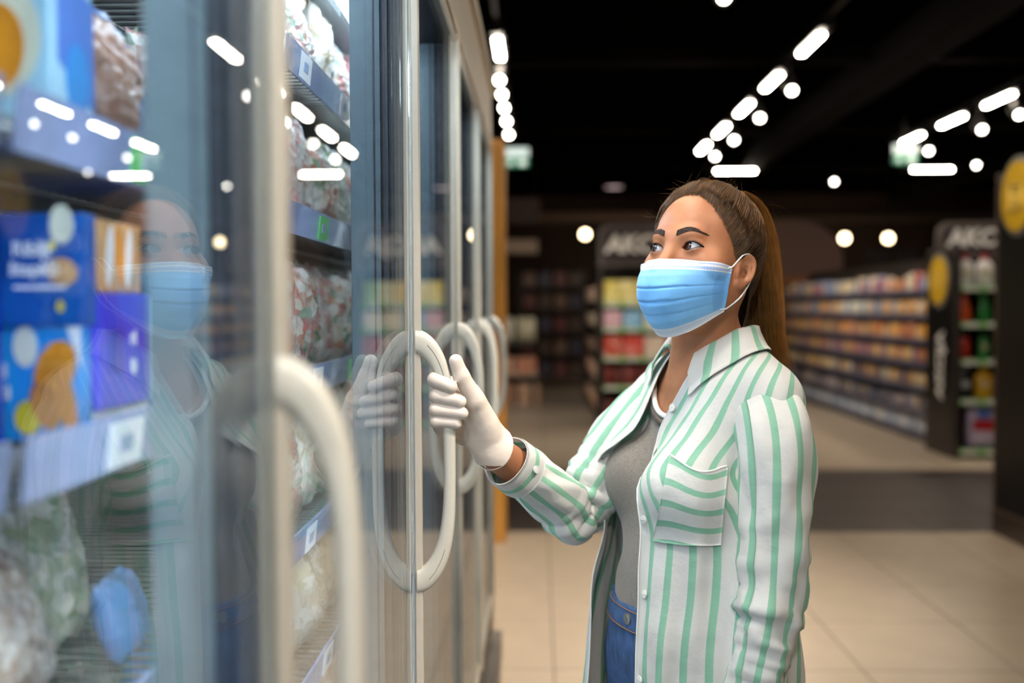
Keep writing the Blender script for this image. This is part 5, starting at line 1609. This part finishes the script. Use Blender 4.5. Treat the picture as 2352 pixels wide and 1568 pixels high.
MB().tube([bt - FW * .001, bt + FW * .0030, bt + FW * .0042], [.0088, .0088, .006], 20).build('jeans_button', pm('dull metal', (150, 150, 146), .4, .8), JEANS, smooth=False)
for zs in (.961 - .003, .929):
    us = np.linspace(-.10, .10, 41); ws = core_w(us, np.full(41, zs), .0098)
    MB().tube([tw(a, b_ + .0004, zs) for a, b_ in zip(us, ws)], .0006, 5).build('stitching', M_stitch, JEANS)
def shoe_sdf(P, s):
    t = to_t(P)
    d = caps(t, (s * .09, -.02, .055), (s * .097, .145, .040), .044, .036)
    d = smin(d, caps(t, (s * .09, -.01, .07), (s * .09, .0, .11), .044, .044), .02)
    return np.maximum(d, .004 - t[:, 2])
for s in (1, -1):
    c = tw(s * .09, .06, .07)
    V, Q = sdf_mesh(lambda P: shoe_sdf(P, s), c - .17, c + .17, .005)
    SHOE = part('shoe', fast_mesh(V, Q, 'shoe'), pm('white canvas', (230, 228, 224), .7))
    V, Q = sdf_mesh(lambda P: np.maximum(caps(to_t(P), (s * .09, -.02, .03), (s * .097, .145, .03), .048, .041), np.abs(P[:, 2] - .014) - .0125), c - .17, c + .17, .004)
    part('sole', fast_mesh(V, Q, 'sole'), pm('rubber', (210, 206, 198), .8), SHOE)

# ---------------------------------------------------------------- striped shirt
PITCH = .037
def shirt_mat(name='mint striped cotton'):
    m, nt, N, L, b = nodes_of(name)
    uv = N.new('ShaderNodeUVMap'); uv.uv_map = 'UVMap'
    sx = N.new('ShaderNodeSeparateXYZ'); L.new(uv.outputs[0], sx.inputs[0])
    tc = N.new('ShaderNodeTexCoord')
    wv = N.new('ShaderNodeTexNoise'); wv.inputs['Scale'].default_value = 900; L.new(tc.outputs['Object'], wv.inputs['Vector'])
    ad = N.new('ShaderNodeMath'); ad.operation = 'MULTIPLY_ADD'; ad.inputs[1].default_value = .03
    L.new(wv.outputs['Fac'], ad.inputs[0]); L.new(sx.outputs[0], ad.inputs[2])
    fr = N.new('ShaderNodeMath'); fr.operation = 'FRACT'; L.new(ad.outputs[0], fr.inputs[0])
    rp = N.new('ShaderNodeValToRGB')
    el = rp.color_ramp.elements
    for _ in range(2): el.new(.5)
    for i, (p, c) in enumerate(((.0, (148, 204, 174)), (.31, (156, 210, 182)), (.325, (232, 232, 227)), (1.0, (234, 234, 230)))):
        el[i].position = p; el[i].color = lin(c)
    L.new(fr.outputs[0], rp.inputs[0])
    L.new(rp.outputs[0], b.inputs['Base Color'])
    b.inputs['Roughness'].default_value = .85; b.inputs['Sheen Weight'].default_value = .15
    n2 = N.new('ShaderNodeTexNoise'); n2.inputs['Scale'].default_value = 24; n2.inputs['Detail'].default_value = 4; L.new(tc.outputs['Object'], n2.inputs['Vector'])
    b1 = N.new('ShaderNodeBump'); b1.inputs['Strength'].default_value = .42; b1.inputs['Distance'].default_value = .012
    L.new(n2.outputs['Fac'], b1.inputs['Height'])
    b2 = N.new('ShaderNodeBump'); b2.inputs['Strength'].default_value = .12; b2.inputs['Distance'].default_value = .001
    L.new(wv.outputs['Fac'], b2.inputs['Height']); L.new(b1.outputs[0], b2.inputs['Normal']); L.new(b2.outputs[0], b.inputs['Normal'])
    tl = N.new('ShaderNodeBsdfTranslucent'); L.new(rp.outputs[0], tl.inputs[0])
    mx = N.new('ShaderNodeMixShader'); mx.inputs[0].default_value = .22
    out = [n for n in N if n.type == 'OUTPUT_MATERIAL'][0]
    L.new(b.outputs[0], mx.inputs[1]); L.new(tl.outputs[0], mx.inputs[2]); L.new(mx.outputs[0], out.inputs[0])
    return m
M_shirt = shirt_mat()
M_btn = pm('white button', (240, 240, 236), .25, var=.02, coat=.4)
M_thread = pm('thread', (190, 186, 178), .7)

def shirt_sdf(t):
    core = torso_core(t) - .0125
    q = t.copy(); q[:, 0] = np.abs(q[:, 0])
    core = smin(core, caps(q, (.080, .030, 1.275), (.068, .092, 1.148), .030, .057), .03)
    z = t[:, 2]
    a = np.interp(z, [.70, .95, 1.16], [.198, .176, .148]); b = np.interp(z, [.70, .95, 1.16], [.160, .142, .114]); w0 = np.interp(z, [.70, .95, 1.16], [.034, .032, .020])
    lean = np.interp(z, [.70, 1.05, 1.16], [.010, .005, 0.0])
    dr = (np.sqrt(((t[:, 0] + lean) / a) ** 2 + ((t[:, 1] - w0) / b) ** 2) - 1) * b
    dr = smax(dr, z - 1.15, .04)
    return smin(core, dr, .03)
ZLOW, ZMID = .72, 1.16
ETOP = None
N_LO, N_UP = 64, 44
PHT = np.radians(np.arange(-180, 181, 6.0))
def _etop():
    out = []
    es = np.radians(np.arange(50, 84, 1.5))
    for ph in PHT:
        tgt = np.interp(abs(math.degrees(ph)), [0, 60, 120, 180], [.066, .064, .060, .058])
        o = np.array([0, -.006, 1.16])
        D = np.stack([math.sin(ph) * np.cos(es), math.cos(ph) * np.cos(es), np.sin(es)], 1)
        r = np.full(len(es), .36)
        for _ in range(46): r = r - shirt_sdf((o + D * r[:, None]).astype(np.float32)) * .75
        hd = r * np.cos(es)
        k = np.argmax(hd < tgt) if (hd < tgt).any() else len(es) - 1
        out.append(es[k])
    out = np.array(out); return np.convolve(np.concatenate([out[-4:-1], out, out[1:4]]), np.ones(7) / 7, 'valid')
def row_ray(i):
    if i < N_LO:
        return np.array([0, .012, ZLOW + (ZMID - ZLOW) * i / N_LO]), 0.0
    return np.array([0, .012 - .018 * (i - N_LO) / (N_UP - 1), ZMID]), (i - N_LO) / (N_UP - 1)
def shirt_trace(i, ph):
    """torso-local points of row i at angles ph (0 forward, 90 deg her left)"""
    o, f = row_ray(i)
    et = np.interp((ph + math.pi) % (2 * math.pi) - math.pi, PHT, ETOP)
    e = et * f ** .9
    D = np.stack([np.sin(ph) * np.cos(e), np.cos(ph) * np.cos(e), np.sin(e)], 1)
    r = np.full(len(ph), .36)
    for _ in range(46):
        r = r - shirt_sdf((o + D * r[:, None]).astype(np.float32)) * .75
    # loose folds
    z = o[2] + D[:, 2] * r
    A = np.interp(z, [.72, .95, 1.10, 1.22, 1.32], [.0080, .0060, .0030, .0012, .0004])
    r = r + A * (np.sin(9 * ph + 1.1 + 1.2 * np.sin(z * 9)) + .6 * np.sin(17 * ph + 5 * z) + .35 * np.sin(29 * ph - 11 * z))
    r = r + .0016 * np.sin(3 * ph + 48 * z + 2 * np.sin(5 * ph)) * np.interp(z, [.9, 1.05, 1.25], [.3, 1, .4])
    return o + D * r[:, None]
NROW = N_LO + N_UP
ETOP = _etop()
# angles of the two front edges per row (degrees from straight ahead)
EDGE_L = [(0, 19), (20, 16.5), (40, 15.5), (54, 14), (60, 11), (64, 4), (68, -1), (76, -4), (84, -4), (88, -1), (92, 7), (96, 14), (100, 22), (104, 30), (107, 35)]
EDGE_R = [(0, 36), (20, 35), (40, 37), (54, 41), (60, 43), (66, 37), (72, 29), (80, 28), (90, 33), (100, 38), (107, 42)]
ncol = 220
SP = np.zeros((NROW, ncol, 3)); SS = np.zeros((NROW, ncol))
for i in range(NROW):
    pl = math.radians(np.interp(i, *zip(*EDGE_L))); pr = math.radians(np.interp(i, *zip(*EDGE_R)))
    ph = np.linspace(pl, 2 * math.pi - pr, ncol)
    q = shirt_trace(i, ph)
    SP[i] = C0 + q @ TM.T
for _ in range(2):      # even out the rows
    SP[1:-1] = .25 * SP[:-2] + .5 * SP[1:-1] + .25 * SP[2:]
dl = np.linalg.norm(np.diff(SP, axis=1), axis=2)
cum = np.concatenate([np.zeros((NROW, 1)), np.cumsum(dl, 1)], 1)
tot = cum[:, -1:]
h_ = ncol // 2
SS = np.where(np.arange(ncol)[None] < h_, cum, tot - cum)
for _ in range(10):
    SS[1:-1] = .25 * SS[:-2] + .5 * SS[1:-1] + .25 * SS[2:]
SU = (SS - .016) / PITCH
SHIRT_V = np.tile(np.linspace(0, 1, NROW)[:, None], (1, ncol))
SHIRT = part('shirt', uv_grid_mesh(SP, SU, SHIRT_V, 'shirt', flip=True, thick=.0011), M_shirt, label='open mint and white striped cotton shirt')
BVH_S = BVHTree.FromPolygons([tuple(v) for v in SP.reshape(-1, 3)], [(i * ncol + j, i * ncol + j + 1, (i + 1) * ncol + j + 1, (i + 1) * ncol + j) for i in range(NROW - 1) for j in range(ncol - 1)])
# rolled hem of the front edges
for col, nm in ((0, 'placket_edge'), (-1, 'placket_edge')):
    MB().tube(SP[::2, col], .0014, 6).build(nm, pm('shirt white edge', (238, 238, 232), .8), SHIRT, smooth=True)

def sleeve(name, pts, rad, uvn=8.0, elbow=.5, fold=.006, bend=None, seed=0, n=80, sag=.0, rings=None):
    c = catmull(pts, 16); r = catmull(np.array(rad)[:, None], 16)[:, 0]
    m = len(c)
    T = np.gradient(c, axis=0); T /= np.linalg.norm(T, axis=1)[:, None]
    L = np.concatenate([[0], np.cumsum(np.linalg.norm(np.diff(c, axis=0), axis=1))]); f = L / L[-1]
    a = np.cross(T[0], (.3, .6, .7)); a /= np.linalg.norm(a)
    th = np.linspace(0, 2 * math.pi, n)
    P = np.zeros((m, n, 3)); U = np.zeros((m, n)); Vv = np.zeros((m, n))
    rg = np.random.default_rng(seed); ph = rg.uniform(0, 6, 8)
    for i in range(m):
        a = a - T[i] * (a @ T[i]); a /= np.linalg.norm(a); b = np.cross(T[i], a)
        N_ = np.cos(th)[:, None] * a + np.sin(th)[:, None] * b
        ins = (N_ @ bend) if bend is not None else np.zeros(n)
        g = math.exp(-((f[i] - elbow) / .13) ** 2)
        d = fold * g * (.30 + .70 * np.clip(ins + .35, 0, 1)) * (.8 - 2.2 * (1 - np.abs(np.sin(math.pi * L[i] / .023 + 1.3 * np.sin(th + ph[0]) + ph[1]))) ** 3)
        d += fold * .5 * g * np.sin(2 * math.pi * L[i] / .045 + 2 * np.sin(2 * th + ph[2]))
        d += .0022 * np.sin(3 * th + 30 * L[i] + ph[3]) + .0016 * np.sin(5 * th - 42 * L[i] + ph[4]) + .001 * np.sin(8 * th + 70 * L[i] + ph[5])
        if rings:
            for (f0, w0, A0, tilt, phs) in rings:
                x = (f[i] - f0 - tilt * np.sin(th + phs)) / w0
                d += A0 * np.where(x < 0, np.exp(-(x * .8) ** 2), np.exp(-(x * 2.6) ** 2)) * (.6 + .4 * np.sin(th * 2 + phs))
        P[i] = c[i] + N_ * (r[i] + d)[:, None]
        P[i, :, 2] -= sag * g * np.clip(-N_[:, 2], 0, 1)
        U[i] = th / (2 * math.pi) * uvn; Vv[i] = f[i]
    return P, U, Vv
# her right sleeve, bent at the elbow
CUFF = EL_R + .70 * (WR_R - EL_R)
bendR = (SH_R + CUFF) / 2 - EL_R; bendR /= np.linalg.norm(bendR)
ptsR = [tw(-.100, -.012, 1.272), tw(-.135, -.012, 1.275), SH_R * .62 + EL_R * .38 + np.array([0, 0, .006]), SH_R * .22 + EL_R * .78, EL_R + np.array([.0, 0, -.004]) - bendR * .004, EL_R * .7 + CUFF * .3, EL_R * .3 + CUFF * .7, CUFF]
P, U, Vv = sleeve('sleeve', ptsR, [.038, .049, .051, .047, .041, .042, .040, .0365], 9.0, .60, .0085, bendR, 3, sag=.005)
part('sleeve', uv_grid_mesh(P, U, Vv, 'sleeve', flip=False, thick=.001), M_shirt, SHIRT, label='sleeve bunched at the bent elbow')
endR, endA = P[-1], (P[-1].mean(0) - P[-6].mean(0)); endA /= np.linalg.norm(endA)
cR = endR.mean(0); dirs = endR - cR; dirs /= np.linalg.norm(dirs, axis=1)[:, None]
k = 9
CP = np.zeros((k, len(endR), 3)); CU = np.zeros((k, len(endR))); CV = np.zeros_like(CU)
for i in range(k):
    f = i / (k - 1)
    wob = .0012 * np.sin(np.linspace(0, 2 * math.pi, len(endR)) * 3 + 1)
    CP[i] = cR + endA * (-.006 + .046 * f) + dirs * (.0385 - .0015 * f + wob + (.0012 if 0 < i < k - 1 else 0))[:, None]
    CU[i] = (f * .046 + .012) / .030
part('cuff', uv_grid_mesh(CP, CU, CV, 'cuff', flip=False, thick=.0022), M_shirt, SHIRT, label='turned cuff with stripes running round')
MB().tube([CP[4, 20] + dirs[20] * .003, CP[4, 20] + dirs[20] * .006], .0055, 14).build('button', M_btn, SHIRT)
# her left sleeve, hanging
ptsL = [tw(.085, -.010, 1.258), tw(.118, -.010, 1.266), tw(.154, .0, 1.220), tw(.164, .008, 1.12), EL_L, (EL_L * .55 + WR_L * .45), WR_L + np.array([0, 0, .01])]
P, U, Vv = sleeve('sleeve', ptsL, [.036, .0495, .0555, .0520, .045, .041, .038], 10.0, .66, .0030, FW, 8, n=96,
                  rings=[(.50, .030, .0045, .016, .5), (.60, .024, .0085, .018, 2.0), (.645, .017, .0085, -.012, 1.0), (.69, .015, .0070, .014, 3.2), (.745, .018, .0060, .012, 4.0), (.80, .018, .0045, -.012, 2.4), (.38, .03, .0035, .03, 1.0), (.88, .02, .0040, .012, 2.0)])
part('sleeve', uv_grid_mesh(P, U, Vv, 'sleeve', flip=False, thick=.001), M_shirt, SHIRT, label='hanging sleeve pushed into folds at the elbow')

# collar: stand and turned-down fall, following the neck line of the shirt
nc = 81
ii = np.linspace(1, ncol - 2, nc).round().astype(int)
base = SP[-3, ii]
axn = C0 + np.array([0, 0, 1.3]) + FW * -.012
out = base - axn; out[:, 2] = 0; out /= np.linalg.norm(out, axis=1)[:, None]
fr = np.clip((np.abs(np.linspace(-1, 1, nc)) - .62) / .38, 0, 1)      # 1 at the front ends
Zv = np.array([0, 0, 1.0])
CW = np.zeros((9, nc, 3))
prof = [(-.002, -.004), (-.003, .007), (-.003, .017), (.000, .0225), (.006, .0215)]
for i, (o_, z_) in enumerate(prof):
    CW[i] = base + out * o_ + Zv * (z_ * (1 - .22 * fr))[:, None]
for i, (o_, z_, lift) in enumerate([(.013, .013, .009), (.021, .002, .0070), (.028, -.009, .0055), (.034, -.018, .0045)]):
    sd = np.abs(np.linspace(-1, 1, nc))
    q = base + out * (o_ * (.35 + .60 * np.clip(sd * 1.6, 0, 1)))[:, None] + Zv * (z_ * np.ones(nc) - .004 * fr)[:, None]
    q = q + (FW * (.010 * (i + 1) / 4))[None] * (fr ** 2)[:, None] + Zv * (-.018 * (i + 1) / 4 * fr ** 2)[:, None]
    for j in range(nc):
        co, no, ix, ds = BVH_S.find_nearest(Vector(q[j]))
        co, no = np.array(co), np.array(no)
        no = no if no @ (co - (axn + [0, 0, -.14])) > 0 else -no
        h = (q[j] - co) @ no
        CW[5 + i, j] = q[j] + no * max(0, lift - h) if i < 2 else co + no * lift
arc = np.concatenate([[0], np.cumsum(np.linalg.norm(np.diff(CW[4], axis=0), axis=1))])
cu = np.tile(arc[None] / PITCH, (9, 1)) + np.linspace(0, .5, 9)[:, None] * np.sign(np.linspace(1, -1, nc))[None]
part('collar', uv_grid_mesh(CW, cu, np.tile(np.linspace(0, 1, 9)[:, None], (1, nc)), 'collar', flip=True, thick=.0014), M_shirt, SHIRT, label='open striped collar')

# buttons down her left front edge
def button(p, n, r=.0062):
    n = n / np.linalg.norm(n)
    m = MB().tube([p, p + n * .0018, p + n * .0024, p + n * .0018], [r, r, r * .8, r * .55], 18, mi=0)
    t = np.cross(n, (0, 0, 1)); t /= np.linalg.norm(t)
    for s in (-1, 1):
        m.tube([p + n * .0019 + t * s * .0014, p + n * .0027 + t * s * .0014], .0006, 6, mi=1)
    m.build('button', [M_btn, M_thread], SHIRT)
for i in (4, 22, 40, 56, 76, 94):
    p = SP[i, 3]; n = np.cross(SP[i, 6] - SP[i, 2], SP[i + 2, 3] - SP[i - 2, 3]); n = n if n @ (p - (C0 + [0, 0, p[2]])) > 0 else -n
    button(p + n / np.linalg.norm(n) * .002, n)
p = CW[1, 1]; button(p + FW * .004, FW + LW * .3)

# chest pocket: patch of cloth lying on the shirt
def cast(px, py):
    o = Vector((0, 0, CAMZ)); d = Vector(at(px, py, 1.0)) - o; d.normalize()
    h = BVH_S.ray_cast(o, d, 4.0)
    return (np.array(h[0]), np.array(h[1])) if h[0] is not None else None
nu, nv = 25, 31
PK = np.zeros((nv, nu, 3)); PU = np.zeros((nv, nu)); PV = np.zeros((nv, nu))
for i in range(nv):
    for j in range(nu):
        v, u = i / (nv - 1), j / (nu - 1)
        px = (1541 * (1 - u) + 1668 * u) * (1 - v) + (1503 * (1 - u) + 1655 * u) * v
        py = (1047 * (1 - u) + 1072 * u) * (1 - v) + (1240 * (1 - u) + 1250 * u) * v
        py += 26 * math.sin(math.pi * u) ** 1.4 * (1 - v) ** 1.2 + 5 * math.sin(math.pi * u) * v
        co, no = cast(px, py)
        no = no if no @ (-(co - np.array([0, 0, CAMZ]))) > 0 else -no
        PK[i, j] = co + no * (.0030 + .005 * math.sin(math.pi * u) * (1 - v) ** 1.5)
        PU[i, j] = (v * .128 - .004 + .0035 * math.sin(2 * math.pi * u * .9)) / .0305
for _ in range(6):
    PK[1:-1, 1:-1] = .2 * (PK[:-2, 1:-1] + PK[2:, 1:-1] + PK[1:-1, :-2] + PK[1:-1, 2:] + PK[1:-1, 1:-1])
POCKET = part('pocket', uv_grid_mesh(PK, PU, PV, 'pocket', flip=True, thick=.0012), M_shirt, SHIRT, label='chest pocket with stripes running across')
MB().tube(PK[0], .0016, 6).build('pocket_hem', pm('shirt white edge', (238, 238, 232), .8), SHIRT, smooth=True)

# ---------------------------------------------------------------- latex glove on the gripping hand
def jl(*a): return [at(*q) for q in a]
FING = {
    'index': (jl((1082, 900, 1.452), (1006, 871, 1.430), (999, 872, 1.393), (1036, 888, 1.384)), (.0120, .0110, .0108, .0092)),
    'middle': (jl((1088, 925, 1.456), (1010, 907, 1.432), (1003, 909, 1.394), (1057, 922, 1.384)), (.0122, .0106, .0103, .0089)),
    'ring': (jl((1090, 950, 1.457), (1009, 939, 1.432), (1002, 941, 1.395), (1062, 949, 1.385)), (.0120, .0104, .0100, .0086)),
    'little': (jl((1088, 975, 1.455), (1010, 969, 1.430), (1002, 968, 1.396), (1048, 972, 1.388)), (.0112, .0096, .0091, .0079)),
}
THUMB = (jl((1122, 992, 1.440), (1091, 918, 1.415), (1060, 864, 1.402), (1047, 829, 1.397)), (.0170, .0138, .0112, .0098))
WA = (EL_R - WR_R); WA /= np.linalg.norm(WA)
def glove_sdf(P):
    palm = None
    for k, (J, R) in FING.items():
        d = caps(P, WR_R, J[0], .020, .0135)
        palm = d if palm is None else smin(palm, d, .016)
    palm = smin(palm, caps(P, at(1112, 968, 1.438), at(1096, 928, 1.43), .0185, .0150), .014)
    arm = caps(P, at(1112, 1005, 1.452), WR_R + WA * .012, .0230, .0335)
    palm = smin(palm, arm, .02)
    out = palm
    for k, (J, R) in FING.items():
        f = smin(caps(P, J[0], J[1], R[0], R[1]), caps(P, J[1], J[2], R[1], R[2]), .003)
        f = smin(f, caps(P, J[2], J[3], R[2], R[3]), .003)
        out = smin(out, f, .0025)
    out = smin(out, caps(P, at(1016, 982, 1.438), at(1066, 1000, 1.456), .0125, .0150), .010)
    J, R = THUMB
    t = smin(smin(caps(P, J[0], J[1], R[0], R[1]), caps(P, J[1], J[2], R[1], R[2]), .006), caps(P, J[2], J[3], R[2], R[3]), .005)
    out = smin(out, t, .009)
    # small latex creases
    ax = (P - WR_R.astype(np.float32)) @ WA.astype(np.float32)
    out = out + .0006 * np.sin(ax * 420 + 30 * P[:, 2]) * np.clip(.5 + ax * 20, 0, 1)
    return np.maximum(out, ax + .001)
lo = np.array([-.185, 1.345, 1.19]); hi = np.array([-.01, 1.52, 1.375])
V, Q = sdf_mesh(glove_sdf, lo, hi, .0014)
M_glove = pm('white latex', (250, 234, 219), .38, var=.04, vscale=40, bump=.30, bscale=42, stretch=(1, 1, 2.0))
GLOVE = part('latex_glove', fast_mesh(V, Q, 'glove'), M_glove, label='white latex glove wrapped round the handle')
a1 = np.cross(WA, (0, 0, 1)); a1 /= np.linalg.norm(a1); a2 = np.cross(WA, a1)
ring = [WR_R + WA * (-.0012 + .001 * math.sin(3 * t)) + (.0305 + .0012 * math.sin(2 * t + 1)) * (math.cos(t) * a1 + math.sin(t) * a2) for t in np.linspace(0, 2 * math.pi, 40)]
MB().tube(ring, .0013, 7).build('glove_rim', M_glove, GLOVE, smooth=True)
